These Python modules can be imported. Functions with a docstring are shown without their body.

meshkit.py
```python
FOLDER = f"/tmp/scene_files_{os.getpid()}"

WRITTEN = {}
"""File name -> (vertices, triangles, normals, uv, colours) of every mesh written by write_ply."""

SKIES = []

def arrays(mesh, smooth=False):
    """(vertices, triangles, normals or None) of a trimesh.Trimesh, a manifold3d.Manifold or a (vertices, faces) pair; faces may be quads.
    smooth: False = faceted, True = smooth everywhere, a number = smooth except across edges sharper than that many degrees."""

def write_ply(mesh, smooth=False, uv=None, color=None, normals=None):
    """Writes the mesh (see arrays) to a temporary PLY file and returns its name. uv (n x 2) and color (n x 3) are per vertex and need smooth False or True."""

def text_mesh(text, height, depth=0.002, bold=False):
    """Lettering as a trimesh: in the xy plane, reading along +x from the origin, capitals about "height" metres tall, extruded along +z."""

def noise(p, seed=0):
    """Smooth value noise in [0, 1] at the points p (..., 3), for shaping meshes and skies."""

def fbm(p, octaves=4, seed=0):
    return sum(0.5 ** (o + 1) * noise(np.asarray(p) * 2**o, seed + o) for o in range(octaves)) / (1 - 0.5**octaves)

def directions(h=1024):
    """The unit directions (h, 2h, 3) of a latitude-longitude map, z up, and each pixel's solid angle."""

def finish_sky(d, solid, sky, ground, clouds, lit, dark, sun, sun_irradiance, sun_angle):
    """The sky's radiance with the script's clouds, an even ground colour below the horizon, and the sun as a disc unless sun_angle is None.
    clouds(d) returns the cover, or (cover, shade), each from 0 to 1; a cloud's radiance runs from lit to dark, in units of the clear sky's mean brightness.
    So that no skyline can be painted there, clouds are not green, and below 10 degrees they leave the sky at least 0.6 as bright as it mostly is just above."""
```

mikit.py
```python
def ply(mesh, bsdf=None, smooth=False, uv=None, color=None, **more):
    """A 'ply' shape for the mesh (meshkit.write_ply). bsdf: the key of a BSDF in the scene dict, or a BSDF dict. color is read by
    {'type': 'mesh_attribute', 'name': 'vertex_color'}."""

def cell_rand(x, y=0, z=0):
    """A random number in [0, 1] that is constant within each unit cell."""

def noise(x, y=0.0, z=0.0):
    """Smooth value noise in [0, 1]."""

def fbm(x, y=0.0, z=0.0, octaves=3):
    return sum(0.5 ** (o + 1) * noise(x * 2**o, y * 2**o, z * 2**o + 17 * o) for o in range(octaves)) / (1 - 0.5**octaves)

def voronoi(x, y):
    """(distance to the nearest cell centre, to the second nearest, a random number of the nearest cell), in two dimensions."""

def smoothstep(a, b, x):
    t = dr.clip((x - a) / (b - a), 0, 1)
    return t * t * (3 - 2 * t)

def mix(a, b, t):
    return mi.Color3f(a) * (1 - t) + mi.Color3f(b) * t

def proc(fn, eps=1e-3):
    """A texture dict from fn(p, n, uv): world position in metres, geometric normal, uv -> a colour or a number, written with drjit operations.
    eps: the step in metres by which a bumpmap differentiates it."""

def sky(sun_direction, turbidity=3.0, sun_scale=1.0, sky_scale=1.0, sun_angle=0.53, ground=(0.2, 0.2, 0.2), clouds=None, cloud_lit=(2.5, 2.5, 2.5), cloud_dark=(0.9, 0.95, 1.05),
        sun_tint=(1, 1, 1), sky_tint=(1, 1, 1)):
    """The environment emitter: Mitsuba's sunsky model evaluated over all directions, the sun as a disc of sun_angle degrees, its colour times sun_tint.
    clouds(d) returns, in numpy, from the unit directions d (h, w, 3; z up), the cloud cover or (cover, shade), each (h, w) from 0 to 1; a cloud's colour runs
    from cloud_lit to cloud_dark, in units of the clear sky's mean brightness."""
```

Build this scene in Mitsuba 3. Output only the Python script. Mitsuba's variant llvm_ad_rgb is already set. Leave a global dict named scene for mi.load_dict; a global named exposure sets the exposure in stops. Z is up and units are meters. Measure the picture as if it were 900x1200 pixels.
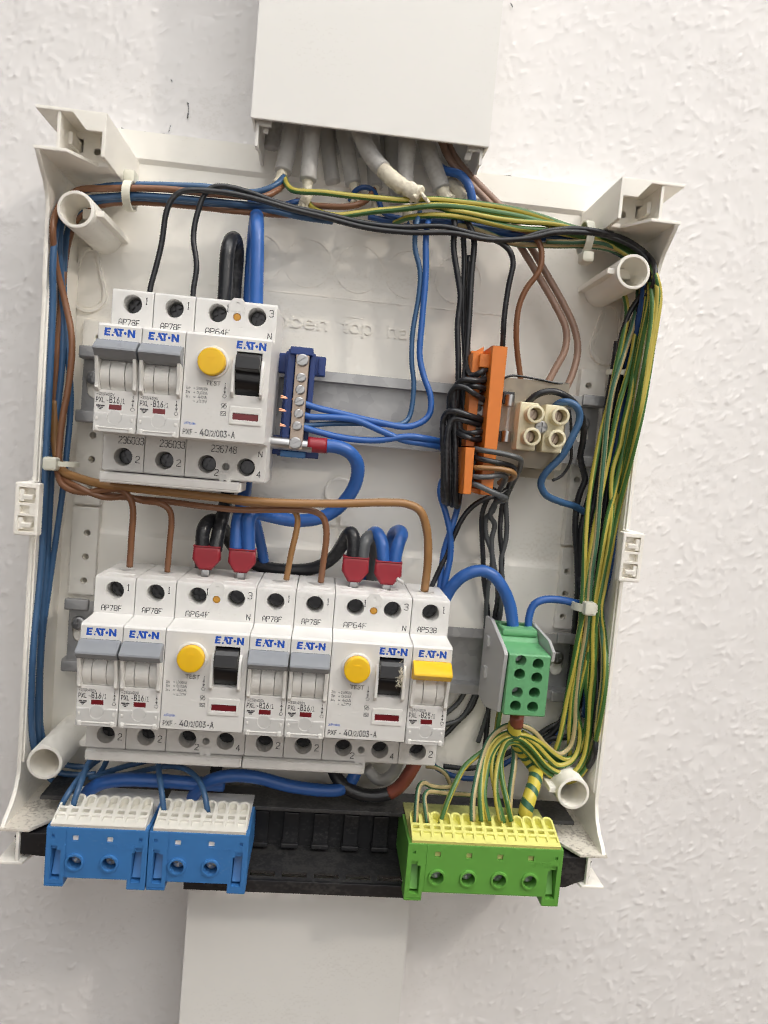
# An open consumer unit on a woodchip wall. Built in millimetres in the panel's own frame:
# x to the right, y up, z out of the wall; W() turns that into metres, z up, wall in the plane y = 0.
import math, random
import numpy as np, trimesh, mitsuba as mi, drjit as dr, mikit, meshkit
import manifold3d as m3
import mapbox_earcut as earcut
from shapely.geometry import Polygon, LineString, Point, box as sbox
from shapely.ops import unary_union
from mikit import noise, fbm, voronoi, smoothstep, mix, proc

random.seed(7)
rng = np.random.default_rng(7)
scene, labels = {}, {}

# ------------------------------------------------------------------ camera, light, exposure
T = mi.ScalarTransform4f
scene['camera'] = {'type': 'perspective', 'fov': 55.0232, 'fov_axis': 'x', 'near_clip': 0.01, 'far_clip': 50.0,
    'to_world': T().look_at(origin=[0.097688, -0.394588, -0.022569], target=[0.179497, 0.599314, -0.096502], up=[-0.082328, 0.080668, 0.993335])}
exposure = 0.0
LAMP = np.array([1.40, -1.10, 1.20])          # the ceiling lamp: right of the panel, above it, in front of the wall
def rgb(*c): return {'type': 'rgb', 'value': list(c)}
scene['room_light'] = {'type': 'constant', 'radiance': rgb(.042, .040, .038)}

def W(v):
    v = np.asarray(v, float)
    return np.stack([v[:, 0], -v[:, 2], v[:, 1]], 1) * 0.001

# ------------------------------------------------------------------ mesh helpers
def ccw(p):
    p = np.asarray(p, float)
    a = np.sum(p[:, 0] * np.roll(p[:, 1], -1) - np.roll(p[:, 0], -1) * p[:, 1])
    return p if a > 0 else p[::-1]
def inset(p, d):
    e = np.roll(p, -1, 0) - p
    e /= np.linalg.norm(e, axis=1, keepdims=True) + 1e-12
    n = np.stack([-e[:, 1], e[:, 0]], 1)
    n0 = np.roll(n, 1, 0)
    return p + d * (n + n0) / (1 + np.sum(n * n0, 1, keepdims=True)).clip(0.3)
def bevx(poly, z0, z1, b=0.3, steps=2):
    """Polygon extruded along the third axis, both rims rounded by b."""
    p = ccw(poly)
    b = min(b, (z1 - z0) * 0.45)
    rows = []
    for k in range(steps + 1):
        a = math.pi / 2 * k / steps
        rows.append((b * (1 - math.sin(a)), z0 + b * (1 - math.cos(a))))
    if b <= 0: rows = [(0, z0)]
    rows = rows + [(d, z0 + z1 - z) for d, z in rows[::-1]]
    n, rings = len(p), []
    for d, z in rows:
        q = inset(p, d) if d > 1e-9 else p
        rings.append(np.c_[q, np.full(n, z)])
    v = np.vstack(rings); f = []
    i = np.arange(n); j = (i + 1) % n
    for k in range(len(rows) - 1):
        a, c = k * n, (k + 1) * n
        f += [np.stack([a + i, a + j, c + j], 1), np.stack([a + i, c + j, c + i], 1)]
    t0 = earcut.triangulate_float64(rings[0][:, :2].copy(), np.array([n], np.uint32)).reshape(-1, 3).astype(int)
    def orient(t, q, up):
        q = q[:, :2]
        s = np.cross(q[t[:, 1]] - q[t[:, 0]], q[t[:, 2]] - q[t[:, 0]])
        w = (s > 0) != up
        t = t.copy(); t[w] = t[w][:, ::-1]; return t
    f.append(orient(t0, rings[0], False)); f.append(orient(t0, rings[0], True) + (len(rows) - 1) * n)
    return trimesh.Trimesh(v, np.vstack(f), process=True)
def perm(m, order):
    return trimesh.Trimesh(m.vertices[:, order], m.faces, process=False)
def along_x(yz, x0, x1, b=0.3, steps=2):
    return perm(bevx(yz, x0, x1, b, steps), [2, 0, 1])          # (y, z) profile
def along_y(zx, y0, y1, b=0.3, steps=2):
    return perm(bevx(zx, y0, y1, b, steps), [1, 2, 0])          # (z, x) profile
def rrect(x0, y0, x1, y1, r, n=3):
    r = min(r, (x1 - x0) * 0.49, (y1 - y0) * 0.49); out = []
    for cx, cy, a0 in ((x1 - r, y1 - r, 0), (x0 + r, y1 - r, 90), (x0 + r, y0 + r, 180), (x1 - r, y0 + r, 270)):
        for k in range(n + 1):
            a = math.radians(a0 + 90 * k / n); out.append((cx + r * math.cos(a), cy + r * math.sin(a)))
    return out
def bx(x0, x1, y0, y1, z0, z1, b=0.3, r=None, n=2):
    return bevx(rrect(x0, y0, x1, y1, b if r is None else r, n), z0, z1, b)
def hard(x0, x1, y0, y1, z0, z1):
    m = trimesh.creation.box(extents=(x1 - x0, y1 - y0, z1 - z0)); m.apply_translation(((x0 + x1) / 2, (y0 + y1) / 2, (z0 + z1) / 2)); return m
def circ(cx, cy, r, n=24): return [(cx + r * math.cos(2 * math.pi * k / n), cy + r * math.sin(2 * math.pi * k / n)) for k in range(n)]
def cyl(cx, cy, r, z0, z1, n=24, b=0.2): return bevx(circ(cx, cy, r, n), z0, z1, b)
def cat(*ms): return trimesh.util.concatenate([m for m in ms])
def MF(m):
    m = m.copy(); m.merge_vertices(digits_vertex=5)
    return m3.Manifold(m3.Mesh(np.float32(m.vertices), np.uint32(m.faces)))
def TM(a):
    me = a.to_mesh(); return trimesh.Trimesh(np.array(me.vert_properties[:, :3], float), np.array(me.tri_verts, int), process=False)
def cut(m, *others):
    a = MF(m)
    for o in others: a = a - MF(o)
    return TM(a)
def fuse(*ms):
    a = MF(ms[0])
    for o in ms[1:]: a = a + MF(o)
    return TM(a)
def ext(shape, z0, z1):
    """shapely shape extruded along z"""
    out = []
    for g in getattr(shape, 'geoms', [shape]):
        if g.is_empty: continue
        m = trimesh.creation.extrude_polygon(g, z1 - z0, engine='earcut'); m.apply_translation((0, 0, z0)); out.append(m)
    return cat(*out)
def rot(m, deg, axis, at):
    m = m.copy(); m.apply_transform(trimesh.transformations.rotation_matrix(math.radians(deg), axis, at)); return m
def moved(m, dx=0, dy=0, dz=0):
    m = m.copy(); m.apply_translation((dx, dy, dz)); return m
def mirror_x(m, xc):
    v = m.vertices.copy(); v[:, 0] = 2 * xc - v[:, 0]; return trimesh.Trimesh(v, m.faces[:, ::-1], process=False)
def mirror_y(m, yc):
    v = m.vertices.copy(); v[:, 1] = 2 * yc - v[:, 1]; return trimesh.Trimesh(v, m.faces[:, ::-1], process=False)

def spline(pts, step=1.2):
    """centripetal Catmull-Rom through the points, resampled evenly"""
    p = np.asarray(pts, float)
    p = p[np.r_[True, np.linalg.norm(np.diff(p, axis=0), axis=1) > 0.05]]
    q = np.vstack([2 * p[0] - p[1], p, 2 * p[-1] - p[-2]]); out = []
    for i in range(1, len(q) - 2):
        P0, P1, P2, P3 = q[i - 1:i + 3]
        t0 = 0; t1 = t0 + np.linalg.norm(P1 - P0) ** .5; t2 = t1 + np.linalg.norm(P2 - P1) ** .5; t3 = t2 + np.linalg.norm(P3 - P2) ** .5
        t = np.linspace(t1, t2, 14, endpoint=False)[:, None]
        A1 = (t1 - t) / (t1 - t0) * P0 + (t - t0) / (t1 - t0) * P1; A2 = (t2 - t) / (t2 - t1) * P1 + (t - t1) / (t2 - t1) * P2
        A3 = (t3 - t) / (t3 - t2) * P2 + (t - t2) / (t3 - t2) * P3
        B1 = (t2 - t) / (t2 - t0) * A1 + (t - t0) / (t2 - t0) * A2; B2 = (t3 - t) / (t3 - t1) * A2 + (t - t1) / (t3 - t1) * A3
        out.append((t2 - t) / (t2 - t1) * B1 + (t - t1) / (t2 - t1) * B2)
    out = np.vstack(out + [q[-2:-1]])
    s = np.r_[0, np.cumsum(np.linalg.norm(np.diff(out, axis=0), axis=1))]
    n = max(4, int(s[-1] / step)); u = np.linspace(0, s[-1], n)
    c = np.stack([np.interp(u, s, out[:, k]) for k in range(3)], 1)
    for _ in range(2): c[1:-1] = (c[:-2] + 2 * c[1:-1] + c[2:]) / 4
    return c
def tube(pts, r, sides=12, step=1.2, spin=0.0, wob=0.0, raw=False):
    """(vertices, faces, uv) of a round tube; u runs once round, v is the length in mm, spin = turns per mm"""
    c = np.asarray(pts, float) if raw else spline(pts, step)
    t = np.gradient(c, axis=0); t /= np.linalg.norm(t, axis=1, keepdims=True)
    s = np.r_[0, np.cumsum(np.linalg.norm(np.diff(c, axis=0), axis=1))]
    a = np.cross(t[0], [0.2, 0.3, 1.0]); a /= np.linalg.norm(a); fr = [a]
    for k in range(1, len(c)):
        a = fr[-1] - t[k] * np.dot(fr[-1], t[k]); fr.append(a / np.linalg.norm(a))
    A = np.array(fr); B = np.cross(t, A)
    ang = np.arange(sides + 1) * 2 * np.pi / sides
    rr = np.broadcast_to(np.asarray(r, float), (len(c),)) if np.ndim(r) else np.full(len(c), float(r))
    if wob: rr = rr * (1 + wob * (meshkit.noise(np.c_[s * 0.35, s * 0, s * 0]) - 0.5))
    v = c[:, None] + rr[:, None, None] * (np.cos(ang)[None, :, None] * A[:, None] + np.sin(ang)[None, :, None] * B[:, None])
    n = sides + 1
    i, j = np.meshgrid(np.arange(len(c) - 1), np.arange(sides), indexing='ij')
    f = np.stack([i * n + j, i * n + j + 1, (i + 1) * n + j + 1, (i + 1) * n + j], -1).reshape(-1, 4)
    f = np.vstack([f[:, [0, 1, 2]], f[:, [0, 2, 3]]])
    uv = np.stack([np.broadcast_to(np.arange(n) / sides, (len(c), n)) + (spin * s)[:, None], np.broadcast_to(s[:, None], (len(c), n))], -1).reshape(-1, 2)
    v = v.reshape(-1, 3); L = len(v)
    v = np.vstack([v, c[0] - t[0] * rr[0] * .15, c[-1] + t[-1] * rr[-1] * .15]); uv = np.vstack([uv, [[.5, 0]], [[.5, s[-1]]]])
    k = np.arange(sides)
    f = np.vstack([f, np.stack([k + 1, k, np.full(sides, L)], 1), np.stack([L - n + k, L - n + k + 1, np.full(sides, L + 1)], 1)])
    return v, f, uv

# ------------------------------------------------------------------ scene helpers
def free(name):
    if name not in USED: USED.add(name); return name
    k = 1
    while f'{name}_{k:03d}' in USED: k += 1
    name = f'{name}_{k:03d}'; USED.add(name); return name
USED = set()
def tag(key, label=None, cat=None, group=None, kind=None):
    d = {k: v for k, v in (('label', label), ('category', cat), ('group', group), ('kind', kind)) if v}
    if d: labels[key] = d
def thing(name, label, cat, group=None):
    key = free(name); tag(key, label, cat, group); return key
def part(root, name, mesh, bsdf, label=None, smooth=35, kind=None):
    key = free(f'{root}__{name}'); put(key, mesh, bsdf, smooth); tag(key, label, kind=kind); return key
def solo(name, mesh, bsdf, label, cat, group=None, smooth=35, kind=None):
    key = free(name); put(key, mesh, bsdf, smooth); tag(key, label, cat, group, kind); return key
def put(key, mesh, bsdf, smooth=35, uv=None):
    if isinstance(mesh, (tuple, list)):
        v, f = mesh[0], mesh[1]; uv = mesh[2] if len(mesh) > 2 and uv is None else uv
        scene[key] = mikit.ply((W(v), f), bsdf, smooth=True, uv=uv); return
    m = mesh.copy(); m.merge_vertices(digits_vertex=5)
    scene[key] = mikit.ply(trimesh.Trimesh(W(m.vertices), m.faces, process=False), bsdf, smooth=smooth)

# ------------------------------------------------------------------ lettering
_TXT = {}
def text(s, x, y, z, h, width=None, bold=False, depth=0.05, align='l'):
    if (s, bold) not in _TXT: _TXT[s, bold] = meshkit.text_mesh(s, 1.0, 1.0, bold)
    m = _TXT[s, bold].copy(); v = m.vertices
    lo, hi = v[:, 0].min(), v[:, 0].max()
    sx = h if width is None else width / (hi - lo)
    X = (v[:, 0] - lo) * sx
    if align == 'c': X -= (hi - lo) * sx / 2
    if align == 'r': X -= (hi - lo) * sx
    m.vertices = np.c_[x + X, y + v[:, 1] * h, z + v[:, 2] * depth]
    return m
STROKES = {
 'A': [[(0,0),(0,4.4),(1.2,6),(2.8,6),(4,4.4),(4,0)],[(0,2.4),(4,2.4)]], 'P': [[(0,0),(0,6),(3.3,6),(4,5.2),(4,3.6),(3.3,2.8),(0,2.8)]],
 'F': [[(4,6),(0,6),(0,0)],[(0,3),(3,3)]], '0': [[(.8,0),(0,1),(0,5),(.8,6),(3.2,6),(4,5),(4,1),(3.2,0),(.8,0)]],
 '1': [[(1,5),(2,6),(2,0)],[(1,0),(3,0)]], '2': [[(0,5),(.8,6),(3.2,6),(4,5.1),(4,3.9),(0,0.8),(0,0),(4,0)]],
 '3': [[(0,5.2),(.8,6),(3.2,6),(4,5.2),(4,3.8),(3.2,3.1),(1.5,3.1)],[(3.2,3.1),(4,2.3),(4,.8),(3.2,0),(.8,0),(0,.8)]],
 '4': [[(3,0),(3,6),(0,2),(4,2)]], '5': [[(4,6),(0,6),(0,3.5),(3,3.5),(4,2.6),(4,.9),(3.1,0),(0,0)]],
 '6': [[(3.6,6),(1.2,6),(0,4.4),(0,.8),(.8,0),(3.2,0),(4,.8),(4,2.5),(3.2,3.3),(0,3.3)]], '7': [[(0,6),(4,6),(1.4,0)]],
 '8': [[(1,3.2),(0,4),(0,5.3),(.8,6),(3.2,6),(4,5.3),(4,4),(3,3.2),(1,3.2),(0,2.4),(0,.8),(.8,0),(3.2,0),(4,.8),(4,2.4),(3,3.2)]],
 'B': [[(0,0),(0,6),(3,6),(4,5.2),(4,4),(3.2,3.2),(0,3.2)],[(3.2,3.2),(4,2.4),(4,.8),(3,0),(0,0)]], 'N': [[(0,0),(0,6),(4,0),(4,6)]]}
def plot(s, x, y, z, h, w, pen=0.17, depth=0.05):
    """plotter lettering: s set in single strokes, height h, overall width w"""
    n = len(s); pitch = 5.6; k = w / (pitch * (n - 1) + 4) if n > 1 else w / 4; ls = []
    for i, c in enumerate(s):
        for l in STROKES[c]:
            ls.append(LineString([(x + (a + pitch * i) * k, y + b * h / 6) for a, b in l]).buffer(pen, 2))
    return ext(unary_union(ls).simplify(0.02), z, z + depth)
def maker_logo(x, y, z, w, h, depth=0.05):
    """five heavy blue capitals, the second one broken into a stroke and dots, the fourth a dot"""
    u = w / 12.2; q = h / 3.0; s = []
    P = lambda pts: Polygon([(x + a * u, y + b * q) for a, b in pts])
    s.append(P([(0,0),(2.3,0),(2.4,.75),(.95,.75),(1.0,1.2),(2.2,1.2),(2.25,1.8),(1.1,1.8),(1.15,2.25),(2.5,2.25),(2.6,3),(.25,3)]))
    s.append(P([(4.0,3),(4.75,3),(6.1,0),(5.1,0),(3.75,2.4)])); s.append(P([(3.0,0),(3.75,0),(3.75,.75),(3.1,.75)])); s.append(P([(3.5,1.35),(4.0,1.1),(4.2,1.6),(3.8,1.8)]))
    s.append(P([(4.9,3),(7.6,3),(7.6,2.3),(6.9,2.3),(6.9,0),(6.0,0),(6.0,2.3),(5.2,2.3)]))
    s.append(Point(x + 8.3 * u, y + 1.4 * q).buffer(.55 * q))
    s.append(P([(9.2,0),(9.2,3),(10.1,3),(11.3,1.3),(11.3,3),(12.2,3),(12.2,0),(11.3,0),(10.1,1.7),(10.1,0)]))
    return ext(unary_union([p.buffer(0) for p in s]), z, z + depth)

# ------------------------------------------------------------------ materials
def plastic(c, rough=0.4, spec=0.5, **k): return {'type': 'principled', 'base_color': c if isinstance(c, dict) else rgb(*c), 'roughness': rough, 'specular': spec, **k}
def speck(c, d, amt=0.5, scale=900.0, big=60.0, lo=0.62, hi=0.8):
    """a colour with faint dirt in grains and patches"""
    def fn(p, n, uv):
        g = fbm(p.x * scale, p.y * scale, p.z * scale, 3); b = fbm(p.x * big, p.y * big, p.z * big, 3)
        return mix(c, d, amt * smoothstep(lo, hi, g * 0.55 + b * 0.5))
    return proc(fn)
def two(d): return {'type': 'twosided', 'bsdf': d}
BS = scene
BS['wall_paint'] = {'type': 'twosided', 'bsdf': {'type': 'diffuse', 'reflectance': speck((.755, .740, .733), (.62, .60, .58), .35, 700, 40)}}
BS['box_plastic'] = two(plastic(speck((.80, .775, .715), (.60, .55, .47), .3, 800, 30, .6, .85), .42))
BS['dusty_plastic'] = two(plastic(speck((.62, .58, .51), (.30, .27, .23), .75, 900, 90, .48, .70), .6))
BS['duct_plastic'] = two(plastic(speck((.715, .705, .68), (.55, .53, .50), .3, 900, 25, .62, .85), .38))
BS['white_plastic'] = two(plastic(speck((.625, .615, .595), (.38, .36, .33), .25, 900, 80, .64, .85), .36))
BS['light_plastic'] = two(plastic((.66, .65, .62), .3))
BS['clear_flap'] = two(plastic((.52, .515, .50), .12, .7, clearcoat=0.6, clearcoat_gloss=0.9))
BS['toggle_grey'] = two(plastic((.215, .228, .25), .42))
BS['black_plastic'] = two(plastic(speck((.013, .013, .015), (.06, .058, .055), .4, 700, 60, .5, .75), .34))
BS['dusty_black'] = two(plastic(speck((.026, .026, .028), (.065, .063, .060), .5, 1100, 200, .40, .72), .42))
BS['gloss_black'] = two(plastic((.010, .010, .012), .22))
BS['steel_dark'] = {'type': 'principled', 'base_color': rgb(.055, .055, .058), 'metallic': 0.8, 'roughness': 0.24}
BS['steel'] = {'type': 'principled', 'base_color': rgb(.42, .42, .425), 'metallic': 1.0, 'roughness': 0.32}
BS['zinc'] = two({'type': 'principled', 'base_color': proc(lambda p, n, uv: mix((.35, .35, .355), (.42, .42, .42), voronoi(p.x * 260 + p.y * 90, p.z * 260)[2])), 'metallic': 0.7, 'roughness': 0.45})
BS['brass_plated'] = {'type': 'principled', 'base_color': rgb(.42, .34, .28), 'metallic': 0.85, 'roughness': 0.35}
BS['copper'] = {'type': 'principled', 'base_color': rgb(.75, .38, .24), 'metallic': 0.9, 'roughness': 0.3}
BS['yellow_button'] = two(plastic((.76, .46, .01), .35))
BS['amber_seal'] = two(plastic((.45, .22, .03), .4))
BS['red_window'] = two(plastic((.14, .012, .016), .2))
BS['red_sleeve'] = two(plastic((.25, .014, .024), .38))
BS['print_black'] = two(plastic((.035, .035, .04), .5))
BS['print_blue'] = two(plastic((.006, .068, .40), .45))
BS['blue_block'] = two(plastic(speck((.035, .15, .38), (.10, .2, .38), .4, 900, 60), .42))
BS['navy_block'] = two(plastic((.012, .034, .15), .4))
BS['white_terminal'] = two(plastic((.68, .665, .61), .42))
BS['green_block'] = two(plastic((.105, .30, .048), .42))
BS['yellow_terminal'] = two(plastic((.68, .66, .20), .42))
BS['grimy_yellow'] = two(plastic(speck((.42, .44, .14), (.26, .25, .12), .6, 500, 80, .45, .7), .55))
BS['mint_block'] = two(plastic((.115, .33, .15), .36))
BS['grey_holder'] = two(plastic((.40, .40, .40), .42))
BS['orange_block'] = two(plastic((.62, .17, .02), .42))
BS['cream_block'] = two(plastic((.64, .585, .41), .4))
BS['smoky'] = {'type': 'principledthin', 'base_color': rgb(.62, .57, .47), 'roughness': 0.25, 'spec_trans': 0.55, 'diff_trans': 0.5, 'eta': 1.4}
BS['glass'] = {'type': 'thindielectric', 'int_ior': 1.5}
BS['nylon'] = two(plastic((.66, .65, .55), .35))
BS['sheath_grey'] = two(plastic(speck((.46, .45, .435), (.30, .28, .26), .4, 600, 60, .5, .75), .5))
BS['sheath_filler'] = two(plastic(speck((.66, .61, .49), (.36, .31, .24), .5, 700, 120, .5, .75), .65))
BS['wire_black'] = two(plastic(speck((.014, .015, .018), (.06, .06, .065), .5, 700, 90, .5, .75), .34))
BS['wire_grey'] = two(plastic((.075, .08, .085), .36))
BS['wire_blue'] = two(plastic((.028, .105, .35), .34))
BS['wire_slate'] = two(plastic((.038, .098, .205), .36))
BS['wire_navy'] = two(plastic((.014, .06, .20), .36))
BS['wire_brown'] = two(plastic((.20, .09, .045), .36))
BS['wire_ochre'] = two(plastic((.28, .145, .055), .36))
BS['wire_taupe'] = two(plastic((.27, .17, .125), .28))
BS['wire_rust'] = two(plastic((.20, .055, .035), .4))
def stripe(ya, ga, share):
    def fn(p, n, uv):
        u = uv.x * 2 - dr.floor(uv.x * 2)
        return mix(ga, ya, smoothstep(0.0, .03, u) * (1 - smoothstep(share, share + .03, u)))
    return proc(fn)
BS['wire_green_yellow'] = two(plastic(stripe((.42, .35, .06), (.05, .135, .034), .48), .36))
BS['wire_green_tan'] = two(plastic(stripe((.42, .335, .17), (.045, .125, .07), .55), .36))
def bands(p, n, uv):
    u = uv.x - dr.floor(uv.x)
    return mix((.035, .11, .06), (.55, .46, .06), smoothstep(0.0, .03, u) * (1 - smoothstep(.62, .65, u)))
BS['wire_banded'] = two(plastic(proc(bands), .38))

# ------------------------------------------------------------------ the light sources
lamp = trimesh.creation.icosphere(3, 0.068); lamp.apply_translation(LAMP)
scene['ceiling_lamp'] = mikit.ply(lamp, {'type': 'diffuse', 'reflectance': rgb(.8, .8, .8)}, smooth=True,
    emitter={'type': 'area', 'radiance': rgb(240, 219, 194)})
tag('ceiling_lamp', 'round ceiling lamp, lit, hanging in front of the wall above and right of the box', 'lamp')
top_panel = trimesh.Trimesh([(-.6, -.1, 1.55), (-.6, -2.1, 1.55), (2.0, -2.1, 1.55), (2.0, -.1, 1.55)], [[0, 2, 1], [0, 3, 2]], process=False)  # unseen glowing panel overhead, added for the soft light from above
if top_panel.face_normals[0][2] > 0: top_panel.invert()
scene['roof_fill_panel'] = mikit.ply(top_panel, {'type': 'diffuse', 'reflectance': rgb(.5, .5, .5)}, emitter={'type': 'area', 'radiance': rgb(3.28, 3.27, 3.22)})
tag('roof_fill_panel', 'wide glowing panel high above the box, unseen, added for soft light from above', 'fill_panel')

front = trimesh.Trimesh([(-1.2, -2.2, -.5), (1.8, -2.2, -.5), (1.8, -2.2, 1.5), (-1.2, -2.2, 1.5)], [[0, 1, 2], [0, 2, 3]], process=False)  # unseen glowing panel behind the camera, added as front fill
if front.face_normals[0][1] < 0: front.invert()
scene['room_fill_panel'] = mikit.ply(front, {'type': 'diffuse', 'reflectance': rgb(.5, .5, .5)}, emitter={'type': 'area', 'radiance': rgb(.69, .68, .667)})
tag('room_fill_panel', 'large pale glowing panel facing the box, unseen, added as front fill light', 'fill_panel')

# ------------------------------------------------------------------ unseen brown floor a metre below, added to cut light from underneath
BS['added_floor'] = two({'type': 'diffuse', 'reflectance': rgb(.20, .145, .10)})
scene['floor'] = mikit.ply(trimesh.Trimesh([(-2.5, .05, -1.15), (3, .05, -1.15), (3, -3.5, -1.15), (-2.5, -3.5, -1.15)], [[0, 2, 1], [0, 3, 2]], process=False), 'added_floor')
tag('floor', kind='structure')

# ------------------------------------------------------------------ the wall: woodchip paper, painted white
def wall():
    fx0, fx1, fy0, fy1, st = -150., 400., -365., 245., 0.95
    def axis(lo, hi):
        outer = np.array([900, 500, 260, 130, 60, 25, 8.])
        return np.r_[lo - outer, np.arange(lo, hi, st), hi + outer[::-1]]
    xs, ys = axis(fx0, fx1), axis(fy0, fy1)
    X, Y = np.meshgrid(xs, ys)
    P = np.stack([X, Y, X * 0], -1)
    h = (meshkit.fbm(P * 0.03, 3, 3) - .5) * .8 + (meshkit.fbm(P * 0.2, 3, 5) - .5) * 0.40 + (meshkit.fbm(P * 0.8, 2, 9) - .5) * .05
    r = np.random.default_rng(11)
    for _ in range(21000):
        cx, cy = r.uniform(fx0, fx1), r.uniform(fy0, fy1); L = r.gamma(4, .2) + .6; w = r.uniform(.45, .95); a = r.normal(1.1, 1.0); am = r.uniform(.05, .42)
        i0, i1 = np.searchsorted(xs, [cx - 6, cx + 6]); j0, j1 = np.searchsorted(ys, [cy - 6, cy + 6])
        dx, dy = X[j0:j1, i0:i1] - cx, Y[j0:j1, i0:i1] - cy
        u = (dx * math.cos(a) + dy * math.sin(a)) / L; v = (-dx * math.sin(a) + dy * math.cos(a)) / w
        h[j0:j1, i0:i1] += am * np.exp(-(u * u + v * v) ** 1.25)
    # smooth plaster seam where the paper was painted up to the box and duct
    edge = np.exp(-(((Y - 129) / 2.2) ** 2)) * ((X > -20) & (X < 225)) * (meshkit.fbm(P * .5, 3, 21) - .35) * 1.3
    h = h + edge
    n, m = len(xs), len(ys)
    i, j = np.meshgrid(np.arange(n - 1), np.arange(m - 1)); a = j * n + i
    f = np.stack([a, a + 1, a + n + 1, a + n], -1).reshape(-1, 4)
    v = np.stack([X, Y, h - .7], -1).reshape(-1, 3)
    scene['wall'] = mikit.ply((W(v), f), 'wall_paint', smooth=True)
    tag('wall', kind='structure')
wall()
def crack(pts, w=0.3, zc=.45):
    return tube([(x, y, zc) for x, y in pts], [w * random.uniform(.4, 1.2) for _ in range(400)][:len(spline([(x, y, 0) for x, y in pts], .8))], 5, .8)
_c = [[(-18.9,130.0),(-15.9,128.7),(-11.6,128.4),(-6.6,129.4)] , [(-0.2,128.5),(1.8,129.6),(5.3,128.7),(11.7,128.7),(16.4,128.8)], [(21.5,129.0),(29.6,129.1)], [(12.8,146.4),(13.3,142.7),(13.1,138.9)], [(4.9,134.6),(4.8,132.9),(4.3,131.1)], [(3.9,156.5),(4.4,155.5)], [(164.5,128.8),(172.8,128.4),(179.9,129.7),(183.8,128.4),(192.0,128.9)], [(172.0,215.9),(173.5,214.0)]]
part('wall', 'hairline_crack', cat(*[trimesh.Trimesh(*crack(c, .32, 1.5 if k in (0, 1, 2, 6) else .4)[:2], process=False) for k, c in enumerate(_c)]), 'wire_grey', 'dark hairline cracks in the paint along the top edge of the box', kind='stuff')

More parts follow.
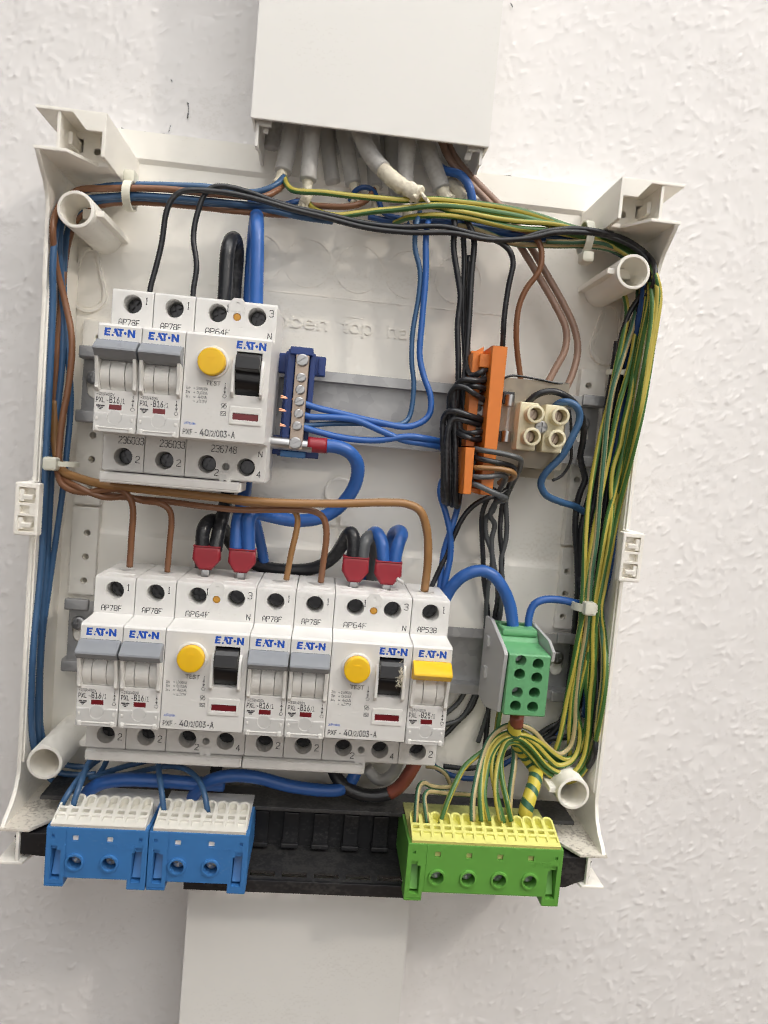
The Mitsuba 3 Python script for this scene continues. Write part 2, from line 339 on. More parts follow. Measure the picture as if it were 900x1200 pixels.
# ------------------------------------------------------------------ cable ducts
def duct(label, x0, x1, y0, y1, ragged):
    t = thing('cable_duct', label, 'cable duct')
    part(t, 'cover', cat(along_y([(40.4, x0), (42, x0), (42, x1), (40.4, x1)], y0, y1, .5), along_y([(26, x0), (41, x0), (41, x0 + 1.4), (26, x0 + 1.4)], y0 + .1, y1, .3),
        along_y([(26, x1 - 1.4), (41, x1 - 1.4), (41, x1), (26, x1)], y0 + .1, y1, .3)), 'duct_plastic')
    if ragged:
        r = random.Random(3)
        def edge(a, b, ya):  # broken lower edge of a side wall in (y, z)
            zs = [a + (b - a) * k / 6 for k in range(7)]; return [(ya + r.uniform(-3.2, 1.5), z) for z in zs]
        l = edge(2.0, 38, y0 - 7.5); l2 = edge(2.0, 38, y0 - 6)
        base = cat(along_x(l + [(y1, 38), (y1, 2.0)], x0 + 2.0, x0 + 3.4, .15), along_x(l2 + [(y1, 38), (y1, 2.0)], x1 - 3.4, x1 - 2.0, .15),
            hard(x0 + 3.4, x1 - 3.4, y0 + 1.5, y1, 1.6, 3.0), bx(x0 + 3.4, x0 + 9, y0 - 1.2, y0 + 30, 36.5, 38, .2), bx(x1 - 9, x1 - 3.4, y0 - .8, y0 + 30, 36.5, 38, .2),
            rot(bx(x0 + 5, x0 + 7.5, y0 - 3, y0 + 2, 33, 34, .2), 25, (0, 1, 0), (x0 + 7, y0, 34)), rot(bx(x1 - 9, x1 - 6, y0 - 4, y0 + 2, 34, 35, .2), -30, (0, 1, .4), (x1 - 8, y0, 34)))
    else:
        base = cat(hard(x0 + 2, x0 + 3.4, y0, y1, 2, 38), hard(x1 - 3.4, x1 - 2, y0, y1, 2, 38), hard(x0 + 3.4, x1 - 3.4, y0, y1, 1.6, 3))
    part(t, 'base', base, 'duct_plastic', 'side walls and floor of the duct with a rough broken end' if ragged else None)
    return t
duct('wide white plastic cable duct rising from the top of the box', 50.2, 160.6, 125.6, 330, True)
_d = duct('wide white plastic cable duct leading down from under the box', 47.2, 157.4, -520, -239.5, False)

# ------------------------------------------------------------------ the enclosure
XC = 105.7
box = thing('distribution_box', 'open cream white plastic distribution box base screwed to the wall, its cover removed', 'distribution box')
prof = [(127, 1.5), (127, 8), (114, 8), (112, 6), (-70, 6), (-74.5, 8.4), (-199, 8.4), (-229, 8.4), (-229, 1.5)]
plate = along_x(prof, -36, 247.4, .3)
rings = []
for cx in (54, 79.5, 105.5, 131.5, 157.5):
    rings.append(ext(Point(cx, 72.5).buffer(12.2).difference(Point(cx, 72.5).buffer(11.8)), 5.9, 6.4))
rings += [hard(30, 185, 56.6, 57.1, 5.9, 6.35), hard(100, 110, 47.5, 48.1, 5.9, 6.4)]
plus = fuse(hard(100.6, 111.2, -62.7, -60.5, 3.2, 7), hard(104.8, 107.0, -67, -56.2, 3.2, 7))
HL = [(-20.9, 24), (-20.9, -24.6), (-20.8, -36.8), (-20.9, -74.3), (-21, -86.6), (-21.2, -98.9), (-21, -50)]
HR = [(231.2, 24.4), (230.4, -25.4), (230.5, -38), (230.6, -74.9), (230.7, -87.1), (230.8, -99.5)]
part(box, 'back_plate', cat(cut(plate, plus, *[cyl(x, y, 1.5, 0, 10, 16, 0) for x, y in HL + HR]), *rings), 'box_plastic')
part(box, 'round_boss', cut(cyl(105.5, -43, 8.2, 5.8, 8.2, 40, .8), cyl(105.5, -43, 6.6, 7.4, 9, 40, .1)), 'box_plastic')
txt = [text('oben', 65.5, 39.6, 5.9, 6.6, 26.5, False, .9), text('top', 99.4, 39.8, 5.9, 6.6, 16, False, .9), text('haut', 123.4, 39.4, 5.9, 6.6, 20, False, .9)]
part(box, 'lettering', cat(*txt), 'box_plastic', 'raised lettering moulded into the back plate')
def strip(x0, x1, ytop, ybot, breaks, holes):
    ys = [ytop] + breaks + [ybot]
    for a, b in zip(ys[:-1], ys[1:]):
        m = bx(x0, x1, b + .5, a - .5, 5.0, 11, .8)
        hs = [cyl(hx, hy, 1.75, 4, 12, 20, 0) for hx, hy in holes if b < hy < a]
        part(box, 'mounting_strip', cut(m, *hs) if hs else m, 'box_plastic')
strip(-29, -15.5, 33, -107, [-60.5], HL)
strip(226.5, 240.5, 33.7, -107, [-61.5], HR)
def egg(cx, top, bot, r0, r1, key='egg'):
    up = top > bot
    c0, c1 = (top - r0, bot + r1) if up else (top + r0, bot - r1)
    s = unary_union([Point(cx, c0).buffer(r0), Point(cx, c1).buffer(r1)]).convex_hull
    return cat(ext(s.difference(s.buffer(-1.3)), 5.8, 7.9), ext(s.buffer(-2.6), 5.8, 6.6))
for cx, a, b in ((-28.6, 68.5, 36.5), (239.8, 68.5, 36.5), (-28.6, -141, -173), (239.8, -141, -173)):
    part(box, 'knockout', egg(cx, a, b, 4.6, 9.2), 'box_plastic')
# side walls: rim at 45 mm, rising to 60 at the corner brackets
rim = [(96, 5), (96, 60), (93, 59.2), (89, 55), (84.5, 50), (80, 47), (75, 45.4), (40, 45), (38, 44), (-186, 44), (-189, 45), (-194, 47), (-199, 51.5), (-203, 57.5), (-206, 60), (-206, 5)]
for s in (0, 1):
    m = along_x(rim, -36.7, -34.7, .4); n = along_x([(60, 6), (60, 42.5), (-182, 42.5), (-182, 6)], -34.9, -33.9, .3)
    m = cat(m, n)
    part(box, 'side_wall', mirror_x(m, XC) if s else m, 'box_plastic')
    c = cut(bx(-37.6, -27.2, -71, -47.6, 54.5, 60, .6), hard(-35.8, -28.6, -56.6, -49.6, 56, 61), hard(-35.8, -28.6, -69.2, -62.2, 56, 61), hard(-35.2, -31, -61.2, -57.6, 57, 61))
    c = cat(c, bx(-37.4, -33.6, -71, -47.6, 41, 56, .5), rot(bx(-34.6, -30.2, -54.6, -52.4, 54, 59.6, .4), 8, (1, 0, 0), (-31, -53, 55)), bx(-35.9, -33.8, -56, -50.4, 55, 59.4, .4), rot(bx(-34.6, -30.2, -67, -64.8, 54, 59.6, .4), 8, (1, 0, 0), (-31, -66, 55)), bx(-35.9, -33.8, -68.4, -63, 55, 59.4, .4))
    part(box, 'cover_clip', mirror_x(c, XC) if s else c, 'box_plastic')
SQ, RD = (-26.2, 105.5), (-17.7, 103.5)
def bracket_top():
    fl = [(-37.3, 60), (-23.5, 60), (-14.5, 46), (-8.9, 46), (-8.9, 6), (-37.3, 6)]
    zx = [(z, x) for x, z in fl]
    up = along_y([(60, -37.3), (60, -9), (6, -9), (6, -37.3)], 111.2, 112.7, .35); lo = along_y(zx, 94.6, 96.2, .35)
    web = bx(-28.4, -26.9, 95.4, 112, 12, 59.2, .3); inner = bx(-9.4, -7.7, 94.2, 112.7, 6, 60, .35)
    lip = bevx([(-22.5, 112), (-8.5, 112), (-8.5, 104.5), (-16, 104.5)], 58.6, 60.1, .35)
    back = cut(bx(-27.5, -9, 96, 112, 37.5, 39.1, .1), hard(SQ[0] - 2.6, SQ[0] + 2.4, SQ[1] - 3, SQ[1] + 3, 36, 41), cyl(RD[0], RD[1], 1.6, 36, 41, 20, 0))
    nub = bx(-26.9, -24.9, 101.5, 107, 33, 50, .4)
    notch = bx(-13.5, -9, 93.8, 96, 42, 49, .4)
    return cat(up, lo, web, inner, lip, nub, notch), back
def bracket_bottom():
    fl = [(-37.3, 60), (-23.8, 60), (-9.5, 38), (-4, 22), (-4, 6), (-37.3, 6)]
    up = along_y([(z, x) for x, z in fl], -207, -205.4, .35); lo = along_y([(60, -37.3), (60, -26), (34, -20), (6, -20), (6, -37.3)], -222.6, -221.2, .35)
    web = bx(-29.6, -28, -221.8, -206.2, 8, 59.4, .3); return up, cat(lo, web)
for s in (0, 1):
    fm = (lambda m: mirror_x(m, XC)) if s else (lambda m: m)
    a, b = bracket_top(); k = part(box, 'corner_bracket', fm(a), 'box_plastic'); part(k, 'socket_floor', fm(b), 'box_plastic')
    a, b = bracket_bottom(); k = part(box, 'corner_bracket', fm(b), 'box_plastic'); part(k, 'shelf', fm(a), 'dusty_plastic', 'dusty top face of the lower corner bracket')
for cx, cy, tilt in ((-22.0, 74.2, 0), (233.2, 74.4, 0), (-22, -178.4, 0), (232.3, -179.9, 0)):
    m = cut(cyl(cx, cy, 8.2, 6, 50, 40, .6), cyl(cx, cy, 6.7, 12, 52, 40, .3))
    q = 1 if cx < 100 else -1
    fin = bx(min(cx + q * 7.4, cx + q * 11.4), max(cx + q * 7.4, cx + q * 11.4), cy - 1.4, cy + 1.4, 6, 47 if cy > 0 or q < 0 else 26, .3)
    floor_ = hard(cx - 3.2, cx + 6, cy + 1.5, cy + 6, 11, 31)
    floor_ = TM(MF(floor_) ^ MF(cyl(cx, cy, 6.8, 10, 40, 40, .1)))
    part(box, 'screw_post', cat(m, fin, floor_), 'box_plastic')

# ------------------------------------------------------------------ DIN rails
def rail(yc, x0, x1, label, screws):
    t = thing('mounting_rail', label, 'mounting rail')
    th = 1.0
    p = [(-17.5, 20), (-17.5, 19), (-13.6, 19), (-13.6, 11.6), (13.6, 11.6), (13.6, 19), (17.5, 19), (17.5, 20), (12.6, 20), (12.6, 12.6), (-12.6, 12.6), (-12.6, 20)]
    m = along_x([(yc + a, z) for a, z in p], x0, x1, .15, 1)
    slots = []
    for sx, sy in screws: slots.append(ext(LineString([(sx, sy - 1), (sx + .5, sy - 5)]).buffer(3.6), 8, 14))
    m = cut(m, *slots)
    part(t, 'profile', m, 'zinc', smooth=30)
    for sx, sy in screws:
        h = cut(cyl(sx, sy + 1.6, 3.6, 12.5, 15, 24, .8), hard(sx - 2.2, sx + 2.2, sy + 1.2, sy + 2.0, 13.8, 16), hard(sx - .4, sx + .4, sy - .6, sy + 3.8, 13.8, 16))
        part(t, 'screw', h, 'steel')
        part(t, 'pad', cyl(sx + .5, sy - 5, 3.3, 6, 11.9, 24, .1), 'box_plastic')
    ends = [bx(x1 - 12, x1 - .2, yc + 12.8, yc + 18.6, 18.4, 21.6, .8), bx(x0 + .2, x0 + 12, yc + 12.8, yc + 18.6, 18.4, 21.6, .8), bx(x1 - 12, x1 - .2, yc - 18.6, yc - 12.8, 18.4, 21.6, .8), bx(x0 + .2, x0 + 12, yc - 18.6, yc - 12.8, 18.4, 21.6, .8)]
    for e in ends: part(t, 'end_bend', e, 'zinc')
rail(0, -27, 237.5, 'upper galvanized steel mounting rail carrying the short row of breakers', [(-21.5, 2.5), (229.5, 2.5)])
rail(-125, -27, 237.5, 'lower galvanized steel mounting rail carrying the long row of breakers', [(-21.5, -122), (229, -123)])

# ------------------------------------------------------------------ circuit breakers and residual-current switches
MW, ZT, ZH = 17.7, 64.0, 80.2
def shell(w):
    """stepped side outline (y, z) of a modular device, as a bevelled prism w wide"""
    p = [(-38.9, 24), (-38.9, 63.4), (-38.3, ZT), (-22.9, ZT), (-22.3, 64.6), (-22.2, 79.2), (-21.6, ZH), (21.0, ZH), (22.0, 79.2), (22.4, 65.2), (23.0, ZT), (38.0, ZT), (39.2, 63.4), (39.5, 62), (39.5, 24)]
    return along_x(p, .10, w - .10, .42)
def screw(cx, cy, z, a, r=3.35):
    h = cyl(0, 0, r, -1.6, 0, 20, .4)
    h = cut(h, hard(-.6, .6, -r * .8, r * .8, -1.3, 1), hard(-r * .8, r * .8, -.6, .6, -1.3, 1))
    return moved(rot(h, a, (0, 0, 1), (0, 0, 0)), cx, cy, z)
def holes(xs, y, r=4.0): return [cyl(x, y, r, 54, 70, 28, 0) for x in xs]
def funnel(x, y, r=4.0): return [cyl(x, y, r, 54, 70, 28, 0)]
def arrows(x, y, z):
    s = [sbox(x - .1, y + 1.6, x + .1, y + 2.9), Polygon([(x - .55, y + .5), (x + .55, y + .5), (x, y + 1.6)]), Polygon([(x - .55, y - .6), (x + .55, y - .6), (x, y - 1.7)]), sbox(x - .1, y - .6, x + .1, y + .5),
         Point(x, y - 2.7).buffer(.8).difference(Point(x, y - 2.7).buffer(.6))]
    return ext(unary_union(s), z, z + .05)
def symbol(x, y, z, k):
    if k == 0: s = [sbox(x - 1.7, y + .3, x + 1.7, y + .95).difference(sbox(x - .2, y + .5, x + .1, y + .95)), sbox(x - 1.1, y - .35, x + 1.1, y + .15), sbox(x - .5, y - 1.0, x + .5, y - .5)]
    elif k == 1: s = [sbox(x - 1.1, y - .9, x + 1.1, y + .9).difference(sbox(x - .85, y - .65, x + .85, y + .65)), LineString([(x - .8, y - .2), (x - .3, y + .4), (x + .2, y - .4), (x + .8, y + .3)]).buffer(.12)]
    else: s = [Point(x - .4, y + .3).buffer(.8).difference(Point(x - .4, y + .3).buffer(.55)), Point(x + .4, y - .3).buffer(.8).difference(Point(x + .4, y - .3).buffer(.55)), LineString([(x - .9, y - 1.1), (x + .9, y + 1.1)]).buffer(.12)]
    return ext(unary_union(s), z, z + .05)
def top_slots(xs): # wire entries in the upper end face
    c = []
    for x in xs: c += [hard(x - 3.6, x + 3.6, 36, 41, 42.5, 46.5), hard(x - 1.7, x + 1.7, 36.5, 41, 46.4, 49), ]
    return c
def ridge(x0, x1): return [bx(x0, x1, 39.0, 39.95, 55.6, 56.6, .3)]

def breaker(i, yc, rating, code, back_code, toggle, label, dust=0, hood_seam=False):
    ox = i * MW
    t = thing('circuit_breaker', label, 'circuit breaker', 'circuit breakers with grey toggles' if toggle == 'toggle_grey' else None)
    mv = lambda m: moved(m, ox, yc, 0)
    cx = MW / 2
    body = cut(shell(MW), *holes([cx], 33.3), *holes([cx], -32.5), hard(1.0, MW - 1.0, -5.0, 15.4, 70, 90), *top_slots([cx]), hard(2.4, MW - 2.4, -39.5, -36, 42, 52))
    body = cat(body, *ridge(2.4, MW - 2.4))
    if hood_seam: body = cat(body)
    part(t, 'body', mv(body), 'white_plastic')
    lev = along_x([(15.3, 79.6), (15.1, 82.6), (11.6, 87.4), (10.8, 87.6), (8.0, 84.6), (7.0, 80.6), (7.0, 72), (15.3, 72)], .35, MW - .35, .45)
    part(t, 'toggle', mv(lev), toggle)
    for x0, x1, r in ((2.15, 5.9, 7.8), (6.1, 11.9, 8.0), (12.1, MW - 2.15, 7.8)):
        part(t, 'roller', mv(along_x(circ(1.4, 73.6, r, 40), x0, x1, .25)), 'light_plastic')
    for x0, x1 in ((.55, 2.1), (MW - 2.1, MW - .55)):
        part(t, 'side_cheek', mv(along_x([(8, 74), (8, 84.5), (5, 84.0), (-1.5, 82.2), (-4.4, 82.6), (-5.4, 81.4), (-6.4, ZH - .4), (-6.4, 74)], x0, x1, .35)), 'light_plastic')
    flap = cat(cut(bx(.35, MW - .35, -22.35, -14.6, ZH - .6, ZH + .6, .3), cyl(cx, -16.1, 3.0, ZH - 2, ZH + 2, 28, 0), hard(cx - 3, cx + 3, -16.1, -14, ZH - 2, ZH + 2)), cyl(cx, -16.1, 2.85, ZH - .5, ZH + .2, 28, .15))
    ribs = [bx(1.0, MW - 1.0, -20.9, -20.3, ZH, ZH + .95, .25), bx(1.2, 2.9, -22.2, -19.9, ZH, ZH + 1.2, .4), bx(MW - 2.9, MW - 1.2, -22.2, -19.9, ZH, ZH + 1.2, .4), bx(1.2, 2.2, -17.6, -16.2, ZH, ZH + .95, .3), bx(MW - 2.2, MW - 1.2, -17.6, -16.2, ZH, ZH + .95, .3)]
    k = part(t, 'marker_flap', mv(flap), 'clear_flap', 'clear plastic marker flap over the lower front')
    part(k, 'rib', mv(cat(*ribs)), 'light_plastic')
    part(t, 'trip_indicator', mv(bx(6.3, 11.4, -13.0, -10.9, ZH - .3, ZH + .12, .1)), 'red_window', 'small dark red indicator window')
    for y, a, nm in ((33.3, random.uniform(0, 90), 'upper'), (-32.5, random.uniform(0, 90), 'lower')):
        part(t, 'terminal_screw', mv(screw(cx, y, 57.6, a)), 'steel_dark')
    part(t, 'logo', mv(maker_logo(2.6, 16.9, ZH, 12.4, 3.2)), 'print_blue')
    pr = [plot(code, 3.6, 24.2, ZT, 2.3, 8.6), plot('1', 14.2, 33.6, ZT, 2.9, 1.1), plot('2', 14.3, -34.6, ZT, 2.9, 1.6), text('~230/400V', 1.0, -7.5, ZH, 1.25, 7.2, True), text('PXL -', .9, -10.3, ZH, 2.1, 5.0, True),
          text(rating, 6.3, -10.3, ZH, 2.6, 4.1, True), text('/1', 10.8, -10.3, ZH, 2.1, 1.7), symbol(2.8, -12.3, ZH, 0), arrows(15.8, -9.6, ZH)]
    if back_code: pr.append(plot(back_code, 6.6, -26.6, ZT, 2.9, 10.6))
    part(t, 'lettering', mv(cat(*pr)), 'print_black')
    return t

def rcd(i, yc, back_code, label, dirty=False):
    ox = i * MW; w = 2 * MW
    t = thing('residual_current_switch', label, 'residual current switch', 'wide switches with a yellow test button')
    mv = lambda m: moved(m, ox, yc, 0)
    xs = [9.6, 26.6]
    body = cut(shell(w), *holes(xs, 33.3), *holes(xs, -32.5), hard(21.2, 31.8, -2.2, 15.8, 68, 90), *top_slots(xs), hard(2.4, 15.5, -39.5, -36, 42, 52), cyl(17.9, -33, 1.7, 55, 70, 20, 0), cyl(18.0, 32.4, 1.75, 61, 70, 20, 0))
    tab_lo = cut(bevx([(15.4, -35.6), (20.4, -35.6), (20.4, -39.5), (19.2, -42.3), (16.6, -42.3), (15.4, -39.5)], 62.6, ZT + .35, .25), cyl(17.9, -39.8, .95, 61, 67, 16, 0))
    tab_up = cut(bevx([(14.6, 34.6), (21.4, 34.6), (21.4, 38.5), (19.8, 40.4), (16.2, 40.4), (14.6, 38.5)], 62.6, ZT + .3, .25), cyl(18, 37.8, .95, 61, 67, 16, 0))
    body = cat(body, *ridge(2.4, 15.6), *ridge(20, 33), tab_lo, tab_up)
    part(t, 'body', mv(body), 'white_plastic')
    part(t, 'button_collar', mv(cut(cyl(11.6, 10.2, 6.7, ZH - .5, ZH + .9, 40, .35), cyl(11.6, 10.2, 5.8, ZH, ZH + 3, 40, 0))), 'light_plastic')
    b = part(t, 'test_button', mv(cyl(11.6, 10.2, 5.65, ZH - .5, ZH + 4.2, 40, .6)), 'yellow_button', 'round yellow test button')
    part(b, 'letter', mv(text('T', 11.6, 8.1, ZH + 4.15, 4.2, 3.4, True, .3, 'c')), 'yellow_button', smooth=False)
    h = along_x(circ(5.4, 72.5, 8.4, 40), 21.4, 31.6, .2)
    lever = along_x([(15.0, 76), (14.6, 83.4), (13.2, 85.0), (8.6, 85.8), (7.4, 84.6), (6.6, 80), (6.6, 74), (15, 74)], 21.5, 31.5, .5)
    part(t, 'toggle', mv(cat(h, lever)), 'gloss_black', 'black toggle with white fluff stuck to its right edge' if dirty else 'glossy black toggle')
    if dirty:
        r = np.random.default_rng(5); fl = []
        for _ in range(70):
            c = np.array([30.4 + r.normal(0, .75), 9.3 + r.normal(0, 2.3), 85.3 + abs(r.normal(0, .5))]); q = [c]
            for _ in range(4): q.append(q[-1] + r.normal(0, .55, 3))
            fl.append(trimesh.Trimesh(*tube(q, .075, 4, .3)[:2], process=False))
        part(t, 'fluff', mv(cat(*fl)), 'sheath_filler', 'tuft of white fluff on the black toggle', kind='stuff')
    for x0, x1 in ((19.9, 21.3), (31.7, 33.1)):
        part(t, 'side_cheek', mv(along_x([(12.5, 76), (12.5, 81.2), (9, 83.2), (1.5, 83.2), (-1.5, 83.4), (-3.2, 82), (-3.4, 76)], x0, x1, .35)), 'light_plastic')
    fr = cut(bx(19.8, 33.4, -14.6, -7.0, ZH - .3, ZH + .55, .35), hard(21.2, 32.0, -12.7, -9.6, ZH - .1, ZH + 1))
    k = part(t, 'indicator_frame', mv(fr), 'light_plastic')
    part(k, 'indicator', mv(bx(21.3, 31.9, -12.5, -9.8, ZH - .2, ZH + .12, .08)), 'red_window', 'long dark red indicator window')
    part(t, 'seal_plug', mv(cyl(18.0, 32.4, 1.65, 61, 63.7, 20, .3)), 'amber_seal', 'small amber seal plug')
    for x in xs:
        for y in (33.3, -32.5): part(t, 'terminal_screw', mv(screw(x, y, 57.6, random.uniform(0, 90))), 'steel_dark')
    part(t, 'logo', mv(maker_logo(20.8, 16.9, ZH, 12.3, 3.2)), 'print_blue')
    part(t, 'series_mark', mv(text('xPole', 1.4, -16.2, ZH, 1.15, 4.9, True)), 'print_blue')
    pr = [plot('AP64F', 5.0, 24.0, ZT, 2.4, 10.2), plot('1', 13.3, 34.2, ZT, 2.9, 1.1), plot('3', 31.9, 33.8, ZT, 2.9, 1.7), plot('N', 31.9, 24.2, ZT, 2.4, 1.5), plot('2', 13.2, -37.2, ZT, 2.7, 1.6), plot('4', 31.6, -36.6, ZT, 2.7, 1.6),
          text('TEST', 9.5, .8, ZH, 1.8, 6.0, True), text('PXF -', 1.3, -20.3, ZH, 2.2, 5.8, True), text('40', 8.3, -20.3, ZH, 2.7, 3.7, True), text('/2/', 12.2, -20.3, ZH, 2.3, 2.7, True), text('003-A', 15.1, -20.3, ZH, 2.7, 7.8, True),
          arrows(17.4, -.6, ZH), symbol(17.4, -7.2, ZH, 2), symbol(17.4, -10.4, ZH, 1)]
    for n, (a, c) in enumerate((('Im', '= 10000A'), ('In', '= 0,03A'), ('In', '= 40A'), ('', '~ 230V'))):
        if a: pr.append(text(a, 1.5, -1.6 - 1.75 * n, ZH, 1.15, 1.7, True))
        pr.append(text(c, 4.6, -1.6 - 1.75 * n, ZH, 1.2, 5.8, True))
    if back_code: pr += [plot(back_code, 11.2, -26.8, ZT, 2.9, 10.8), plot('N', 31.8, -27.4, ZT, 2.4, 1.5)]
    part(t, 'lettering', mv(cat(*pr)), 'print_black')
    e = []
    for x in (16.3, 20.6):
        a = Point(x, 26.6).buffer(2.0).difference(Point(x, 26.6).buffer(1.6)).difference(sbox(x + .6, 20, x + 4, 30)); e.append(a)
    e.append(sbox(18.9, 26.4, 21, 26.8))
    e2 = Polygon([(1.0, -3.4), (15.2, -9.0), (15.2, -9.25), (1.0, -3.75)]).union(Polygon([(1.0, -12.2), (15.2, -9.0), (15.2, -9.25), (1.0, -12.5)]))
    part(t, 'mark', mv(cat(ext(unary_union(e), ZT - .1, ZT + .22), ext(e2, ZH - .1, ZH + .08))), 'white_plastic', 'faint conformity letters moulded into the housing')
    return t

breaker(0, 0, 'B16', 'AP78F', '236033', 'toggle_grey', 'white circuit breaker with grey toggle, left end of the upper row')
breaker(1, 0, 'B16', 'AP78F', '236033', 'toggle_grey', 'white circuit breaker with grey toggle, second in the upper row, left of the wide switch')
rcd(2, 0, '236748', 'wide white switch with yellow test button in the upper row, beside the blue neutral bar')
breaker(0, -125, 'B16', 'AP78F', None, 'toggle_grey', 'white circuit breaker with grey toggle, left end of the lower row')
breaker(1, -125, 'B16', 'AP78F', None, 'toggle_grey', 'white circuit breaker with grey toggle, second from the left in the lower row')
rcd(2, -125, None, 'wide white switch with yellow test button and clean black toggle in the lower row')
breaker(4, -125, 'B16', 'AP78F', None, 'toggle_grey', 'white circuit breaker with grey toggle, right beside the first wide switch of the lower row')
breaker(5, -125, 'B16', 'AP78F', None, 'toggle_grey', 'white circuit breaker with grey toggle, left beside the wide switch with fluff on its toggle')
rcd(6, -125, None, 'wide white switch with yellow test button and white fluff on its black toggle', True)
breaker(8, -125, 'B25', 'AP53B', None, 'yellow_button', 'white circuit breaker with bright yellow toggle, right end of the lower row')

# comb busbars under the devices
def busbar(x0, x1, y1, label):
    m = along_x([(y1, 40), (y1, 65.2), (y1 - .5, 66), (y1 - 3.4, 66), (y1 - 3.6, 65.6), (y1 - 4.2, 65.6), (y1 - 4.7, 65), (y1 - 4.7, 40)], x0, x1, .2)
    g = [hard(x0 + .6, x1 - .6, y1 - 1.5, y1 - 1.35, 65.9, 66.1)]
    t = thing('busbar', label, 'busbar', 'white comb busbars under the breakers')
    part(t, 'cover', cut(m, *g), 'white_plastic')
    part(t, 'end_cap', bx(x1 - .1, x1 + 1.0, y1 - 4.3, y1 - .3, 44, 65.2, .3), 'light_plastic')
busbar(-.2, 59.6, -39.45, 'white comb busbar cover along the bottom of the upper breaker row')
busbar(.8, 69.0, -163.5 - .9, 'white comb busbar cover along the bottom of the lower row, left half')
busbar(70.6, 125.4, -164.4, 'white comb busbar cover along the bottom of the lower row, right half')

# ------------------------------------------------------------------ blue neutral bar
t = thing('neutral_bar', 'navy blue neutral bar holder with a metal bar of seven slotted screws', 'neutral bar')
h = cat(bx(74.0, 87.6, -25.0, 23.4, 33, 38, .6), bx(75.5, 79.0, -20, 23.6, 37, 45.5, .5), bx(85.8, 88.2, -3, 22.6, 33, 44, .5), bx(76.5, 87.0, 21.0, 24.6, 30, 47.5, .5),
        bx(70.6, 77, 13.5, 22.8, 28, 34, .5), bx(87.6, 93.0, 13.5, 22.8, 28, 34, .5), bx(89.6, 90.4, 14.5, 22, 33.5, 35, .2), bx(73.0, 93.0, -26.4, -20.8, 28, 34, .5), bx(70.5, 76.5, -25.8, -16.5, 28, 34, .5), bx(77, 80, -20, 14, 35, 43, .4))
part(t, 'holder', h, 'navy_block')
part(t, 'clip_lip', bx(75.2, 87.0, -26.6, -23.6, 36, 43, .5), 'blue_block')
bar = bx(79.3, 85.5, -22.8, 20.8, 42.5, 48.4, .35)
part(t, 'bar', bar, 'brass_plated')
for k, (sx, sy, r) in enumerate(((82.4, 18.4, 2.85), (82.5, 10.4, 2.2), (82.5, 4.9, 2.2), (82.5, -.6, 2.2), (82.6, -6.1, 2.2), (82.4, -11.8, 2.2), (82.2, -19.8, 2.9))):
    m = cut(cyl(sx, sy, r, 47.6, 50.2, 24, .5), rot(hard(sx - r, sx + r, sy - .38, sy + .38, 49.3, 51), random.uniform(25, 65), (0, 0, 1), (sx, sy, 50)))
    part(t, 'bar_screw', m, 'steel')
for ex, ey in ((73.6, .8), (73.2, -5.2), (74.2, -12.2)):
    part(t, 'wire_end', cat(*[trimesh.Trimesh(*tube([(79.5, ey - .3, 45), (ex, ey + dy, 45.4)], .34, 6)[:2], process=False) for dy in (0, .8)]), 'copper', 'bare copper strands poking out of the bar')
fer = trimesh.Trimesh(*tube([(90.0, -20.6, 45.5), (70.6, -20.3, 45.5)], 2.9, 20)[:2], process=False)
part(t, 'ferrule', fer, 'steel', 'thick tinned ferrule clamped in the lowest screw')
strands = [trimesh.Trimesh(*tube([(71.5, -20.3 + 2 * math.cos(a) * q, 45.5 + 2 * math.sin(a) * q), (69.6, -20.3 + 2.5 * math.cos(a) * q, 45.5 + 2.5 * math.sin(a) * q)], .42, 6)[:2], process=False) for a in np.arange(0, 6.28, .7) for q in (.45, 1)]
part(t, 'strand', cat(*strands), 'copper', 'cut copper strands at the end of the thick ferrule', kind='stuff')
solo('ferrule_sleeve', tube([(87.8,-19.7,45),(92.0,-19.8,45),(96.8,-19.7,45)], 3.6, 20)[:2], 'red_sleeve', 'single red ferrule sleeve on the thick blue wire at the blue neutral bar', 'ferrule sleeve')

# ------------------------------------------------------------------ orange terminal strip
t = thing('terminal_strip', 'orange plastic terminal strip packed with black wires, standing upright on the rail', 'terminal strip')
part(t, 'side_plate', cut(bevx([(168.9, 33), (176.0, 33), (175.6, -36), (169.8, -36)], 22, 55, .5), hard(171.8, 177, 28, 40, 40, 48)), 'orange_block')
part(t, 'side_plate', cat(bevx([(161.6, 30.2), (166.6, 33.4), (166.4, -13.9), (162.2, -13.9)], 22, 46.5, .5)), 'orange_block')
part(t, 'side_plate', bevx([(160.4, -14.6), (164.8, -14.6), (165.2, -36.2), (161.4, -36.4)], 24, 57, .5), 'orange_block')
part(t, 'base', cat(bx(163, 171, -35.8, 33, 14, 33, .4), bx(164.5, 170, 23.2, 29.5, 30, 50, .4), bx(164.5, 170, -35.5, -33.6, 30, 50, .3)), 'orange_block')
cl = [bx(164.6, 169.4, y - 2.2, y + 2.2, 32, 44.5, .3) for y in (20.5, 14.2, 8.6, 3.4, -3.0, -9.2)]
part(t, 'clamp_cage', cat(*cl[:1], *cl[2:]), 'grey_holder', smooth=30)
ds = [cyl(167, y, 1.7, 40, 44.7, 16, .1) for y in (21.2, 13.6, 4.6, 0.4, -17, -21.5, -26, -30.5)]
part(t, 'clamp_screw', cat(*ds), 'gloss_black')

